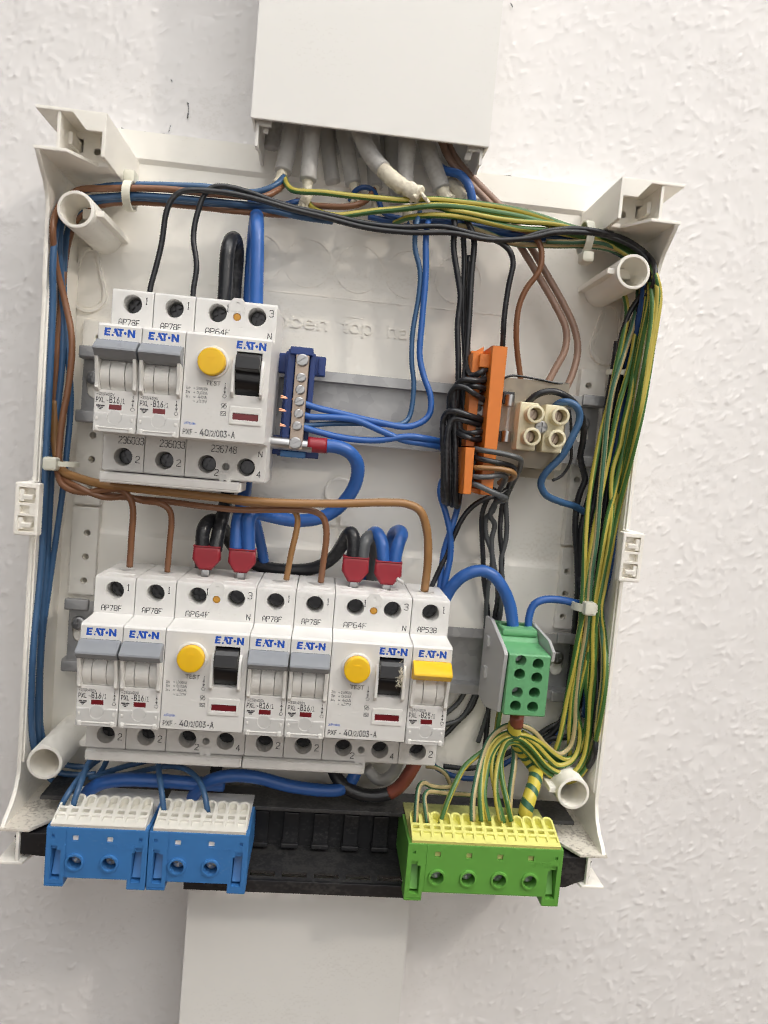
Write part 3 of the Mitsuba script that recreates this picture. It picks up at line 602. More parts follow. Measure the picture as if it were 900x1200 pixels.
# ------------------------------------------------------------------ smoky box with the cream screw terminal and a fuse
t = thing('terminal_box', 'smoky translucent plastic box on the rail, right of the orange terminal strip', 'terminal box')
def sheet(a, b, c, d): return trimesh.Trimesh(np.array([a, b, c, d], float), [[0, 1, 2], [0, 2, 3]], process=False)
X0, X1, Y0, Y1, Z0, Z1 = 178.2, 211.5, -21.5, 20.8, 21.5, 40.5
part(t, 'cover', cat(sheet((X0, Y0, Z1), (X1, Y0, Z1), (X1, Y1, Z1), (X0, Y1, Z1)), sheet((X0, Y1, Z1), (X1, Y1, Z1), (X1 + 1.5, Y1 + .8, Z0), (X0 - .5, Y1 + .8, Z0)), sheet((X0 - .5, Y0, Z0), (X0, Y0, Z1), (X0, Y1, Z1), (X0 - .5, Y1 + .8, Z0)),
    sheet((X1 + 1.5, Y1 + .8, Z0), (X1, Y1, Z1), (X1, Y0, Z1), (X1 + 1.5, Y0, Z0)), sheet((X0 - .5, Y0, Z0), (X1 + 1.5, Y0, Z0), (X1, Y0, Z1), (X0, Y0, Z1))), 'smoky', smooth=False)
part(t, 'base', cat(bx(177.5, 214, -22.5, 22, 20.2, 22.2, .4), bx(186, 214, -26.5, -21.5, 20.2, 23.5, .4), hard(184, 196, -25, -23.6, 22, 24.5)), 'smoky', smooth=False)
part(t, 'edge_trim', trimesh.Trimesh(*tube([(177.6, 19, 40.6), (181, 21.6, 40.9), (196, 21.3, 40.9), (204, 20.4, 40.9), (211.5, 20.8, 38), (213.5, 21.4, 24)], .55, 8)[:2], process=False), 'gloss_black', 'thin black trim along the upper edge')
part(t, 'inner_block', bx(181.5, 207, -18, 14, 23, 33, .6), 'brass_plated')
fu = thing('glass_fuse', 'small glass fuse with shiny metal caps, upright between the orange strip and the cream terminal', 'fuse')
gy = lambda y0, y1, r: along_y(circ(43.2, 182.2, r, 24), y0, y1, .25)
part(fu, 'glass_tube', gy(-8.0, 11.0, 1.9), 'glass')
part(fu, 'metal_cap', gy(7.0, 12.4, 2.25), 'steel'); part(fu, 'metal_cap', gy(-10.2, -4.8, 2.25), 'steel')
part(fu, 'clip', cat(bx(179.2, 184.6, 8, 14, 39.5, 42, .3), bx(179.2, 184.6, -10, -5, 39.5, 42, .3)), 'black_plastic')
st = thing('screw_terminal', 'cream plastic screw terminal with four round screw sockets on the smoky box', 'screw terminal')
cols = cat(bx(185.9, 195.3, -13.5, 9.3, 38, 49.2, .7), bx(198.3, 208.2, -13.4, 9.2, 38, 49.2, .7), bx(194.5, 199.0, -6.0, 2.4, 38, 45.5, .4))
so = [(192.2, 3.6), (204.2, 3.8), (191.6, -7.0), (203.6, -6.9)]
m = fuse(cat(bx(185.9, 195.3, -13.5, 9.3, 38, 49.2, .7)), bx(198.3, 208.2, -13.4, 9.2, 38, 49.2, .7), bx(194.5, 199.0, -6.0, 2.4, 38, 45.5, .4), *[cyl(x, y, 4.3, 40, 55.4, 32, .5) for x, y in so])
part(st, 'body', cut(m, *[cyl(x, y, 3.05, 44, 57, 28, 0) for x, y in so]), 'cream_block')
for x, y in so:
    s = cut(cyl(x, y, 2.7, 45, 49.2, 24, .4), rot(hard(x - 2.8, x + 2.8, y - .4, y + .4, 48.3, 50), random.uniform(55, 85), (0, 0, 1), (x, y, 49)))
    part(st, 'socket_screw', s, 'brass_plated')
s = cut(cyl(196.9, -1.9, 3.1, 44, 50.6, 24, .7), hard(194.6, 199.2, -2.3, -1.5, 49.6, 52), hard(196.5, 197.3, -4.2, .4, 49.6, 52))
part(st, 'centre_screw', s, 'zinc')

# ------------------------------------------------------------------ green distribution block on the lower rail
t = thing('distribution_block', 'mint green terminal block with eight screw holes in a grey holder on the lower rail', 'distribution block')
g = along_x([(-101.5, 24), (-102.6, 44), (-106.2, 48), (-107.0, 67.3), (-107.6, 68), (-135.4, 68), (-136, 67.3), (-137.4, 24)], 188.0, 207.6, .5)
hl = [(193.4, -110.0), (201.6, -111.0), (193.4, -116.3), (201.6, -117.5), (193.2, -125.0), (201.3, -124.6), (193.0, -131.4), (201.1, -131.4)]
hl = [(x + .2, y) for x, y in hl]
g = cut(g, *[cyl(x, y, 2.6, 50, 70, 24, 0) for x, y in hl], cyl(193.6, -100, 0.1, 1, 2, 8, 0))
wells = [along_y(circ(38, 194.2, 3.9, 24), -104, -100, 0), along_y(circ(36, 202.6, 3.2, 24), -104, -100, 0)]
g = cut(g, *wells)
part(t, 'body', g, 'mint_block')
part(t, 'collar', cut(cat(bx(189.2, 207.0, -104, -100.2, 29, 46.5, 1.2)), *[along_y(circ(38, 194.2, 3.9, 24), -106, -98, 0), along_y(circ(36, 202.6, 3.2, 24), -106, -98, 0)]), 'mint_block')
for k, (x, y) in enumerate(hl):
    part(t, 'clamp_screw', screw(x, y, 61 if k in (0, 4) else 54, 20 + 31 * k, 2.4), 'steel' if k in (0, 4) else 'steel_dark')
lp = [(-99.5, 23), (-98.6, 34), (-106.2, 64.5), (-108, 67), (-136, 64), (-142, 40), (-141.5, 23)]
m = along_x(lp, 185.8, 187.7, .4)
part(t, 'end_plate', cat(m, bx(184.4, 186.2, -112, -107, 33, 38, .3), bx(184.4, 186.2, -128, -122.5, 33, 38, .3)), 'grey_holder', 'grey end plate of the green block')
part(t, 'end_plate', along_x([(-99.5, 30), (-101.5, 60), (-105, 68.2), (-109.5, 67.6), (-113, 60), (-114, 30)], 207.9, 209.5, .4), 'grey_holder')
solo('ferrule_sleeve', tube([[(200.9,-143.2,46),(201.4,-149.2,45)]][0], 3.4, 16)[:2], 'wire_rust', 'dark red ferrule sleeve under the mint green block', 'ferrule sleeve')

# ------------------------------------------------------------------ black carrier along the bottom edge
t = thing('terminal_carrier', 'black plastic terminal carrier channel along the bottom edge of the box', 'terminal carrier')
CX0, CX1 = -24.5, 236.0
back = cat(hard(CX0, CX1, -217, -197, 27, 29), hard(48, 156.8, -225, -217, 27, 29))
part(t, 'back_wall', back, 'black_plastic')
led = bx(CX0, CX1, -198.2, -196.2, 24, 46, .3)
part(t, 'top_ledge', led, 'dusty_black', 'dusty top ledge of the carrier')
pitch = 15.25; xs = [77.0 + pitch * k for k in range(-7, 11)]
S0, S1 = 47.6, 157.0
shelf = cut(hard(S0, S1, -225.6, -224.4, 28, 61.8), *[hard(x, x + 11.9, -228, -222, 53.0, 57.4) for x in xs if S0 + 3 < x < S1 - 6])
part(t, 'shelf', shelf, 'dusty_black', 'dusty slotted shelf of the carrier')
part(t, 'front_lip', bx(S0, S1, -229.6, -223.6, 60.8, 62.6, .4), 'black_plastic')
for x in xs:
    if 70 < x < 150: part(t, 'tooth', cat(bx(x - 1.6, x + 6.2, -221.5, -205, 28.5, 33.5, .5), bx(x - 2.2, x + 6.8, -222.8, -220.2, 29, 35.5, .6)), 'black_plastic')
dots = [cyl(x, -203.5, .8, 28.5, 29.6, 10, .2) for x in np.arange(78, 148, 5.1)]
for s in (0, 1):
    yb = -224 if s else -219.5
    m = cat(bevx([(-31, -210.5), (-27, -208.5), (-14.5, -208.5), (-14.5, yb), (-19, yb), (-30.6, -218.6), (-28, -215)], 48, 57.5, .4), hard(-24, -13, -218, -206, 27, 48.5), rot(bx(-31.6, -30, -219, -210, 42, 58, .3), 14, (0, 1, 0), (-30, -215, 52)))
    part(t, 'end_hook', mirror_x(m, XC) if s else m, 'black_plastic')

# ------------------------------------------------------------------ plug-in terminal blocks
def block(x0, w, n, sx, wx, body, cap, deck, label, group, bottom_tab):
    t = thing('plug_terminal', label, 'plug terminal', group)
    f = bx(x0, x0 + w, -218.6, -195.6, 69, 75, .35)
    ears = [bx(x0 + .05, x0 + 8.2, -222.8, -205, 66, 75, .35), bx(x0 + w - 8.2, x0 + w - .05, -223.0, -205, 66, 75, .35)]
    f = fuse(f, *ears)
    wins = []
    for a in (x0 + 2.3, x0 + w - 6.6): wins += [hard(a, a + 4.3, -219.6, -206.0, 60, 80)]
    sq = [hard(x - 1.35, x + 1.35, -201.8, -199.1, 73.6, 76) for x in wx] + [hard(x - .7, x + .7, -200.6, -199, 73.8, 76) for x in (x0 + 3.1, x0 + w - 3.2)]
    groove = [hard(x0 + 8.5, x0 + 9.0, -219, -195, 74.6, 76), hard(x0 + .9, x0 + 7.8, -221.9, -221.2, 74.5, 76)]
    steps = [hard(x0 + w - 5.6, x0 + w - 2.2, -206.2, -203.6, 73.8, 76), hard(x0 + 2.2, x0 + 5.0, -206.2, -204, 73.8, 76)]
    f = cut(f, *wins, *sq, *groove, *steps, *[cyl(x, -211.2, 3.4, 60, 80, 28, 0) for x in sx])
    part(t, 'front', f, body)
    part(t, 'housing', cat(hard(x0 + .6, x0 + w - .6, -217.5, -198.5, 36, 62), hard(x0 + .2, x0 + 1.4, -219, -196.5, 34, 70), hard(x0 + w - 1.4, x0 + w - .2, -219, -196.5, 34, 70), hard(x0 + 8.6, x0 + w - 8.6, -217.8, -216.8, 50, 69.5), hard(x0 + 7.4, x0 + 8.4, -219, -200, 50, 69.5), hard(x0 + w - 8.4, x0 + w - 7.4, -219, -200, 50, 69.5)), body)
    part(t, 'deck', hard(x0 + 1.4, x0 + w - 1.4, -198.4, -195.4, 36, 70), deck)
    for x in sx:
        part(t, 'screw_ring', cut(cyl(x, -211.2, 4.1, 74, 76.0, 32, .35), cyl(x, -211.2, 3.1, 70, 78, 28, 0)), body)
        part(t, 'clamp_screw', screw(x, -211.2, 71.6, random.uniform(0, 90), 2.6), 'steel')
    for x in wx: part(t, 'test_point', hard(x - 1.3, x + 1.3, -201.7, -199.2, 73.4, 73.9), deck, smooth=False)
    for a in (x0 + 2.5, x0 + w - 6.4):
        tg = rot(bx(a, a + 3.9, -218.4, -207, 71.4, 73.0, .3), -22, (1, 0, 0), (a, -218, 73)); part(t, 'latch', tg, body)
    rb = [hard(x0 + w - 15 + .8 * k, x0 + w - 15 + .8 * k + .35, -204.6, -202.4 + (k % 3) * .25, 74.9, 75.2) for k in range(13)]
    part(t, 'emboss', cat(*rb), body, smooth=False, kind='stuff')
    # the inclined row of entries
    L = 18.2; p = (w - 3.2) / n; hx0 = 1.6
    shape = unary_union([sbox(hx0, 0, w - hx0, L - p * .48)] + [Point(hx0 + p * (k + .5), L - p * .48).buffer(p * .485, 6) for k in range(n)])
    hol = [Point(hx0 + p * (k + .5), L - p * .56).buffer(p * .33, 6).union(sbox(hx0 + p * (k + .17), 10.6, hx0 + p * (k + .83), L - p * .56)) for k in range(n)]
    sqh = [sbox(hx0 + p * (k + .2), 7.2, hx0 + p * (k + .8), 9.2) for k in range(n)]
    low = [sbox(hx0 + p * (k + .14), 2.4, hx0 + p * (k + .86), 5.7) for k in range(n)]
    a = math.atan2(5.6, 17.6)
    def lay(m):  # local (x, along the slope to the rear, up) -> panel
        v = m.vertices; b, c = v[:, 1], v[:, 2]
        return trimesh.Trimesh(np.c_[x0 + v[:, 0], -195.6 + b * math.sin(a) + c * math.cos(a), 74.6 - b * math.cos(a) + c * math.sin(a)], m.faces, process=False)
    # (x, b, c) is right-handed with b to the rear and c up
    upper = shape.difference(unary_union(hol + sqh)); 
    k = part(t, 'entry_row', lay(cat(ext(upper.difference(unary_union(low)), -1.2, 1.6), ext(shape.difference(unary_union(hol)), -2.3, -1.2))), cap, smooth=20)
    for q in range(n):
        m = cat(ext(low[q].buffer(-.08), -1.2, .7))
        part(k, 'push_button', lay(m), cap, smooth=20)
    part(k, 'floor', lay(hard(hx0 + .2, w - hx0 - .2, .5, L - 1.2, -3.0, -2.2)), cap, smooth=False)
    if bottom_tab: part(t, 'foot', bx(bottom_tab, bottom_tab + 8, -221.5, -218, 58, 66, .3), 'black_plastic')
block(-10.9, 43.7, 8, (1.9, 16.7), (1.6, 16.4), 'blue_block', 'white_terminal', 'duct_plastic', 'blue plug terminal with white entry row, at the left end of the black carrier', 'blue plug terminals', 9)
block(33.1, 43.7, 8, (46.1, 60.8), (45.8, 60.5), 'blue_block', 'white_terminal', 'duct_plastic', 'blue plug terminal with white entry row, second from the left on the black carrier', 'blue plug terminals', None)
block(148.5, 72.6, 14, (162.9, 177.4, 191.9, 206.3), (162.5, 177, 191.5, 206), 'green_block', 'yellow_terminal', 'grimy_yellow', 'green plug terminal with long yellow entry row full of green and yellow wires', None, 204)

# ------------------------------------------------------------------ cable ties
def tie_v(xc, zc, rx, rz, y0, y1, head, label):       # round a bundle that runs along y
    t = thing('cable_tie', label, 'cable tie')
    o = [(zc + rz * math.sin(a), xc + rx * math.cos(a)) for a in np.linspace(0, 2 * np.pi, 40, endpoint=False)]
    s = Polygon(o); r = s.difference(s.buffer(-.9))
    m = trimesh.creation.extrude_polygon(r, y1 - y0, engine='earcut')
    part(t, 'band', moved(perm(m, [1, 2, 0]), 0, y0, 0), 'nylon'); part(t, 'head', head, 'nylon')
def tie_h(yc, zc, ry, rz, x0, x1, head, label):
    t = thing('cable_tie', label, 'cable tie')
    o = [(yc + ry * math.cos(a), zc + rz * math.sin(a)) for a in np.linspace(0, 2 * np.pi, 40, endpoint=False)]
    s = Polygon(o); r = s.difference(s.buffer(-.9))
    m = trimesh.creation.extrude_polygon(r, x1 - x0, engine='earcut')
    part(t, 'band', moved(perm(m, [2, 0, 1]), x0, 0, 0), 'nylon'); part(t, 'head', head, 'nylon')
tie_h(87.2, 34, 6.6, 8.0, -5.2, -1.6, bx(-6.3, -.7, 92.2, 98.4, 30, 38, 1.4), 'pale nylon cable tie round the blue and brown wires at the upper left corner')
tie_h(92.0, 34, 8.2, 8.2, 211.8, 215.4, bx(211.2, 217.4, 79.4, 85.0, 32, 40, 1.4), 'pale nylon cable tie round the green and yellow bundle near the upper right corner')
tie_v(-25.4, 39, 7.6, 6, -40.0, -37.8, bx(-31.8, -25.2, -42.2, -36.0, 41, 47, 1.2), 'pale nylon cable tie round the blue and brown wires halfway down the left side')
tie_v(231.8, 38, 6.6, 7.6, -89.8, -86.0, bx(228.6, 234.8, -91.0, -84.4, 42, 48, 1.2), 'pale nylon cable tie round the bundle on the right, just above the mint green block')
tie_v(239.5, 29, 6, 6, 28.5, 31.0, bx(240.5, 243.6, 27.4, 31.8, 32, 36, .8), 'pale nylon cable tie half hidden inside the right hand bundle, level with the upper rail')

# ------------------------------------------------------------------ wires and cables: paths in panel millimetres
def wire(label, mat, r, pts, group=None, name='wire', cat_='wire', sides=12, spin=None, wob=0.05, step=1.2):
    key = free(name)
    if mat.startswith('wire_green') and spin is None: spin = random.choice((-1, 1)) * random.uniform(.001, .006)
    v, f, uv = tube(pts, r, sides, step, spin or 0.0, wob)
    uv[:, 0] += random.random()
    put(key, (v, f, uv), mat); tag(key, label, cat_, group); return key

GB = 'blue and brown wires along the left edge'
LB = 'blue or brown wire in the bundle that runs along the top left and down the left side'
# left bundle
wire('blue wire topmost in the tie at the upper left, running down the far left', 'wire_slate', 1.5, [(65.8,107.0,26),(62.0,100.8,30),(53.5,97.0,30),(43.5,96.1,30),(30.1,95.7,33),(16.6,94.3,34),(-0.8,92.7,34),(-16.1,90.0,34),(-27.0,86.4,33),(-32.6,78.8,35.5),(-32.5,66.7,42.5),(-32.6,50.5,44),(-32.5,35.7,42),(-32.5,-2.7,40.5),(-32.5,-35.4,40),(-32.4,-54.2,39.5),(-32.5,-78.5,38),(-32.6,-102.8,39.6),(-32.5,-126.6,42.6),(-32.6,-160.6,40),(-32.4,-177.3,35),(-30.8,-195.0,24),(-22.7,-202.6,22),(-11.4,-204.7,20)])
wire('brown wire outermost at the upper left corner bend, later swinging under the upper row', 'wire_brown', 1.5, [(66.2,105.0,24),(63.4,99.0,30),(57.3,93.8,34),(48.2,93.1,34),(31.2,91.2,38),(15.7,91.1,38),(0.4,89.9,38),(-14.8,88.0,38),(-24.5,86.8,37),(-30.0,83.2,37),(-32.6,75.7,41.5),(-32.5,65.9,46.5),(-32.6,50.7,39.8),(-29.1,36.4,36.6),(-24.7,18.0,37),(-25.1,-2.9,37.4),(-26.9,-19.0,37.7),(-27.4,-36.2,38),(-26.6,-44.0,40),(-22.2,-49.1,44),(-13.1,-51.0,46),(0.8,-48.1,48),(7.1,-49.0,50),(10.4,-54.3,49.4),(10.6,-70.6,48),(10.1,-83.8,46)])
wire('blue wire in the middle of the tie at the upper left', 'wire_slate', 1.5, [(88.5,90.5,28),(74.0,91.3,28),(61.9,91.8,29),(50.1,90.4,31),(31.1,88.5,36),(15.5,88.1,36),(0.1,87.3,36),(-15.5,85.1,35),(-24.1,83.3,34),(-30.4,79.8,33),(-32.6,70.8,36.5),(-32.5,56.2,36.6),(-31.8,37.8,32.3),(-30.2,10.2,32.6),(-31.3,-18.0,32.8),(-31.9,-35.4,33),(-32.4,-62.8,32),(-32.5,-87.7,31.5),(-32.6,-112.4,33),(-32.5,-146.2,32.8),(-32.5,-167.8,32),(-31.5,-184.5,28),(-25.2,-192.9,26),(-15.7,-195.5,24),(-6.3,-195.4,22)])
wire('blue wire in the tie at the upper left, just above the lowest brown one', 'wire_slate', 1.4, [(90.7,89.2,24),(74.1,89.1,26),(61.9,89.9,28),(49.9,89.4,29),(30.2,88.7,31),(14.7,88.2,32),(-1.0,87.4,32),(-14.7,85.0,31),(-23.0,82.4,30),(-28.6,78.2,29),(-32.4,71.0,28),(-32.6,57.9,29.9),(-32.2,38.4,29.1),(-28.4,10.7,30),(-25.8,-9.3,30.9),(-26.0,-34.9,32),(-27.1,-53.8,31.6),(-29.2,-77.1,31),(-31.3,-100.3,30.5),(-32.6,-123.3,31.5),(-32.6,-151.1,30.8),(-32.0,-174.0,27),(-27.5,-187.7,25),(-19.3,-190.8,24),(-11.5,-192.1,22)])
wire('lowest brown wire in the tie at the upper left', 'wire_brown', 1.4, [(80.1,91.2,24),(65.9,89.3,25),(56.0,88.1,28),(42.2,87.1,30),(30.2,87.1,30),(14.3,86.9,30),(-1.4,86.0,30),(-14.9,83.7,30),(-23.2,80.4,29),(-28.8,75.4,28),(-32.4,64.6,27),(-32.5,46.0,30.5),(-32.5,17.9,32.9),(-32.6,-2.0,32.9),(-32.6,-22.1,32),(-30.9,-38.2,30),(-23.4,-45.8,40),(-15.9,-48.4,46),(-2.7,-52.4,47),(7.9,-51.0,48),(14.4,-52.5,48),(23.1,-52.8,50),(27.4,-55.6,49.4),(28.4,-61.6,48.7),(28.1,-68.4,48),(27.4,-84.9,46)])
wire('brown wire running under the upper row and across to the yellow toggle breaker', 'wire_ochre', 1.95, [(-32.5,-10.0,33),(-30.1,-34.0,34),(-24.4,-42.2,40),(-16.8,-44.3,44),(-5.1,-46.2,48),(8.0,-46.8,49.6),(27.8,-47.2,52),(53.9,-47.6,54),(75.6,-47.7,54),(103.7,-45.8,54),(126.5,-43.4,54),(136.2,-43.3,53.4),(142.5,-45.8,53),(146.7,-54.4,51.8),(148.9,-68.7,50),(149.3,-84.7,46)])
wire('thin brown wire going to the fifth device of the lower row, left of its neighbour', 'wire_ochre', 1.45, [(42.4,-47.8,47),(62.1,-49.8,46),(76.0,-49.6,47),(82.5,-50.0,48),(85.8,-53.7,48),(85.9,-60.6,48),(84.5,-70.0,48),(82.9,-84.3,46)])
wire('thin brown wire arching down to the sixth device of the lower row', 'wire_brown', 1.5, [(-19.7,-49.8,40),(-11.6,-51.1,42),(3.2,-51.6,45),(13.4,-51.9,45.4),(26.8,-52.0,46),(43.0,-52.6,49),(58.8,-52.8,49.8),(81.5,-50.8,51),(91.8,-50.4,50.2),(97.5,-52.6,49.7),(99.9,-59.3,49.2),(99.6,-75.3,48),(99.3,-84.3,46)])
# dark blue lower end of the left bundle and the thin wires into the white entries
G2 = 'thin slate blue wires plugged into the white entries'
wire('thin slate blue wire in the first white entry from the left', 'wire_slate', 1.35, [(1.1,-180.5,30),(-2.7,-182.9,36),(-4.4,-182.9,46),(-6.0,-185.1,55),(-7.6,-188.4,61),(-9.5,-192.9,62),(-11.2,-197.4,58)])
wire('thin slate blue wire in the second white entry from the left', 'wire_slate', 1.35, [(-1.7,-178.1,32),(-2.9,-178.2,44),(-2.6,-180.1,52),(-2.5,-184.2,60),(-3.2,-188.4,63),(-3.9,-192.5,63),(-5.8,-197.5,58)])
wire('slate blue wire hanging straight into the first entry of the second blue terminal', 'wire_slate', 1.3, [(24.3,-178.3,30),(29.0,-176.4,46),(32.3,-180.1,56),(35.1,-185.3,62),(36.6,-192.4,63),(35.8,-197.9,58)])
wire('slate blue wire arching over into the fifth entry of the second blue terminal', 'wire_slate', 1.3, [(-7.9,-195.9,26),(0.9,-193.2,28),(10.9,-191.1,30),(23.6,-185.8,34),(33.7,-181.3,40),(43.2,-178.9,48),(49.6,-180.5,54),(53.5,-183.7,60),(56.0,-190.2,63),(56.1,-196.4,58)])
for k, a in enumerate(([(-5.6,-196.7,24),(-1.2,-189.4,26),(0.9,-183.1,26),(5.1,-177.4,24)], [(-3.4,-193.9,26),(6.9,-188.9,28),(17.8,-185.2,28),(31.2,-181.3,26)])):
    wire('slate blue wire slipping behind the lower row, ' + ('steeper one at the bottom left' if k == 0 else 'flatter one at the bottom left'), 'wire_slate', 1.35, a)
# thick supply cables
wire('thick blue cable rising from behind the first blue terminal', 'wire_blue', 3.2, [(-4.2,-197.7,44),(-1.9,-192.4,46),(3.1,-188.8,46),(11.7,-186.6,46),(27.6,-186.0,46),(47.5,-187.3,44),(60.1,-189.3,40)], name='thick_cable', cat_='cable')
wire('thick blue cable crossing behind the second blue terminal towards the middle', 'wire_blue', 3.1, [(44.5,-201.4,40),(47.8,-191.1,44),(54.1,-184.7,46),(63.7,-181.7,46),(75.9,-181.8,46),(92.6,-186.2,44),(109.5,-188.4,42),(117.5,-188.4,40),(122.9,-185.6,36),(125.9,-178.3,32)], name='thick_cable', cat_='cable')
wire('thick black cable sagging below the lower row, ending in a red brown piece', 'wire_black', 3.3, [(111.6,-173.2,30),(113.1,-180.4,34),(117.8,-186.3,38),(126.6,-190.1,40),(135.2,-190.8,40),(142.4,-189.1,40)], name='thick_cable', cat_='cable', wob=.02)
wire('short red brown piece of cable below the right end of the lower row', 'wire_rust', 3.4, [(141.9,-189.3,40),(146.6,-185.1,41),(150.2,-178.7,42),(153.4,-171.1,42),(153.9,-164.5,40)], name='thick_cable', cat_='cable')
wire('grey cable hidden behind the black one below the lower row', 'sheath_grey', 3.0, [(131.0,-182.9,26),(138.2,-189.3,26),(145.3,-184.4,26),(147.2,-175.1,26)], name='thick_cable', cat_='cable')
wire('short black cable just visible under the first wide switch of the lower row', 'wire_black', 3.0, [(60.3,-176.2,30),(56.4,-180.8,30),(54.5,-188.1,28),(56.1,-196.1,26)], name='thick_cable', cat_='cable')

# ---- thick loops at the tops of the wide switches
wire('thick black cable looping over the upper wide switch', 'wire_black', 3.3, [(44.5,37.2,44),(44.5,47.2,44),(44.1,59.0,43),(44.1,66.2,42),(44.4,72.1,36),(45.1,74.7,27),(45.4,70.6,20),(45.1,57.3,17),(44.7,36.7,15),(45.0,7.1,14),(47.4,-22.8,16),(49.2,-46.2,20),(49.7,-55.8,34),(49.1,-63.6,40),(48.4,-73.4,44)], name='thick_cable', cat_='cable', sides=18, wob=.02)
wire('thick bright blue cable looping over the upper wide switch', 'wire_blue', 3.25, [(59.3,37.9,44),(58.6,48.7,44),(57.6,64.3,43),(56.5,76.3,41),(55.2,84.5,34),(53.9,85.7,26),(52.8,75.9,20),(52.6,58.1,17),(53.2,29.2,14),(55.6,-13.4,15),(58.0,-41.1,22),(58.6,-50.8,36),(57.8,-59.5,41),(58.3,-72.6,44)], name='thick_cable', cat_='cable', sides=18, wob=.02)
wire('thick black cable from the first lower wide switch, sagging to the right', 'wire_black', 3.25, [(42.8,-82.0,44),(42.3,-71.8,44),(42.2,-63.8,43),(43.6,-60.6,37),(45.8,-61.4,27),(49.0,-66.5,20),(52.9,-73.6,17),(61.0,-80.7,15),(68.7,-83.9,16),(81.1,-84.4,18),(94.9,-82.2,20),(103.6,-76.1,24),(107.9,-68.2,32),(110.2,-62.1,39),(112.0,-59.8,43),(113.3,-63.7,44),(113.6,-74.4,44)], name='thick_cable', cat_='cable', sides=18, wob=.02)
wire('thick blue cable from the blue neutral bar curling round to the lower row', 'wire_blue', 3.25, [(93.2,-19.8,45),(96.4,-19.7,45),(101.2,-19.6,45),(107.0,-21.3,44),(111.1,-25.1,42),(112.6,-29.9,40),(111.9,-37.1,37),(108.1,-45.1,34),(102.3,-51.6,32),(94.3,-55.7,32),(84.0,-57.4,32),(74.4,-56.3,34),(68.1,-54.8,38),(64.4,-54.4,42),(63.0,-57.2,44),(63.3,-64.0,44),(64.4,-78.3,44)], name='thick_cable', cat_='cable', sides=18, wob=.02)
wire('dark blue cable dropping behind the lower row beside the red twin sleeve', 'wire_blue', 2.6, [(63.8,-57.4,26),(66.2,-66.2,22),(68.8,-77.6,17),(71.3,-91.2,14),(73.9,-109.4,12)], name='thick_cable', cat_='cable')
wire('thick grey black cable, right one in the twin sleeve of the second wide switch', 'wire_grey', 3.1, [(118.8,-77.4,44),(118.1,-69.9,44),(118.7,-64.2,43),(120.6,-61.7,39),(122.8,-63.1,32),(124.5,-69.7,27),(124.8,-78.8,24),(125.5,-90.5,20)], name='thick_cable', cat_='cable', sides=18, wob=.02)
wire('thick pale blue cable, left one in the right hand twin sleeve', 'wire_blue', 3.1, [(129.2,-78.2,44),(128.3,-71.2,44),(126.9,-63.6,43),(125.0,-60.0,39),(123.1,-60.8,30),(122.3,-66.1,22),(122.5,-75.5,18),(123.5,-91.4,16)], name='thick_cable', cat_='cable', sides=18, wob=.02)
wire('thick pale blue cable, right one in the right hand twin sleeve', 'wire_blue', 3.1, [(134.3,-77.8,44),(133.9,-70.8,44),(135.0,-63.4,43),(136.8,-59.6,38),(136.2,-58.4,30),(134.1,-61.2,22),(133.3,-67.9,18),(133.2,-79.4,16),(134.3,-95.5,14)], name='thick_cable', cat_='cable', sides=18, wob=.02)
def twin(x0, x1, ytop, ybot, z, label):
    t = thing('twin_sleeve', label, 'ferrule sleeve', 'red twin ferrule sleeves'); h = ytop - ybot; w = x1 - x0
    p = [(x0, ytop), (x0 - .3, ybot + h * .42), (x0 + w * .25, ybot), (x1 - w * .28, ybot), (x1 + .3, ybot + h * .42), (x1, ytop)]
    part(t, 'collar', bevx(p, z - 3.6, z + 3.6, 1.6, 4), 'red_sleeve')
    part(t, 'rim', bevx([(x0 - .15, ytop - .4), (x1 + .15, ytop - .4), (x1 + .15, ytop + .2), (x0 - .15, ytop + .2)], z - 3.7, z + 3.7, .2), 'red_sleeve')
    part(t, 'metal_end', bx(x0 + w * .32, x1 - w * .34, ybot - 5, ybot + .3, z - 2, z + 2, .8), 'steel')
twin(38.8, 51.0, -71.4, -82.6, 44, 'red twin sleeve on two black cables, at the first wide switch of the lower row')
twin(55.3, 67.5, -71.6, -82.8, 44, 'red twin sleeve on two blue cables, at the first wide switch of the lower row')
twin(109.0, 121.2, -71.2, -83.2, 44, 'red twin sleeve on two grey black cables, at the switch with fluff on its toggle')
twin(124.6, 137.2, -72.0, -83.3, 44, 'red twin sleeve on two pale blue cables, at the switch with fluff on its toggle')

# ---- black wires at the top
wire('black wire arching down into the first breaker of the upper row', 'wire_black', 1.25, [(10.7,41.0,44),(10.9,44.5,44),(12.9,54.6,44),(14.4,63.2,44),(15.1,68.8,44.4),(15.9,77.8,45),(18.0,84.5,45),(21.5,88.2,45),(25.6,89.5,45),(36.8,90.6,44),(49.4,90.4,43),(62.7,88.8,42),(72.8,87.7,40),(86.8,86.0,40),(107.0,83.4,40),(127.2,83.5,40),(147.4,85.5,40),(166.0,84.4,40),(184.1,86.9,41),(195.9,90.5,42),(210.3,92.1,42),(220.0,92.0,42),(229.5,90.1,42),(238.8,86.5,41),(243.8,81.7,41.5),(243.9,74.9,46.5),(244.0,69.8,42.5),(242.2,65.4,37),(238.6,57.8,36.4),(236.5,48.6,35.7),(235.8,38.2,34.9),(235.4,25.7,34),(236.5,11.2,30),(236.1,-10.3,28),(235.3,-32.3,26),(234.1,-59.2,24),(235.1,-86.4,22),(237.0,-114.2,20),(240.1,-141.9,20)])
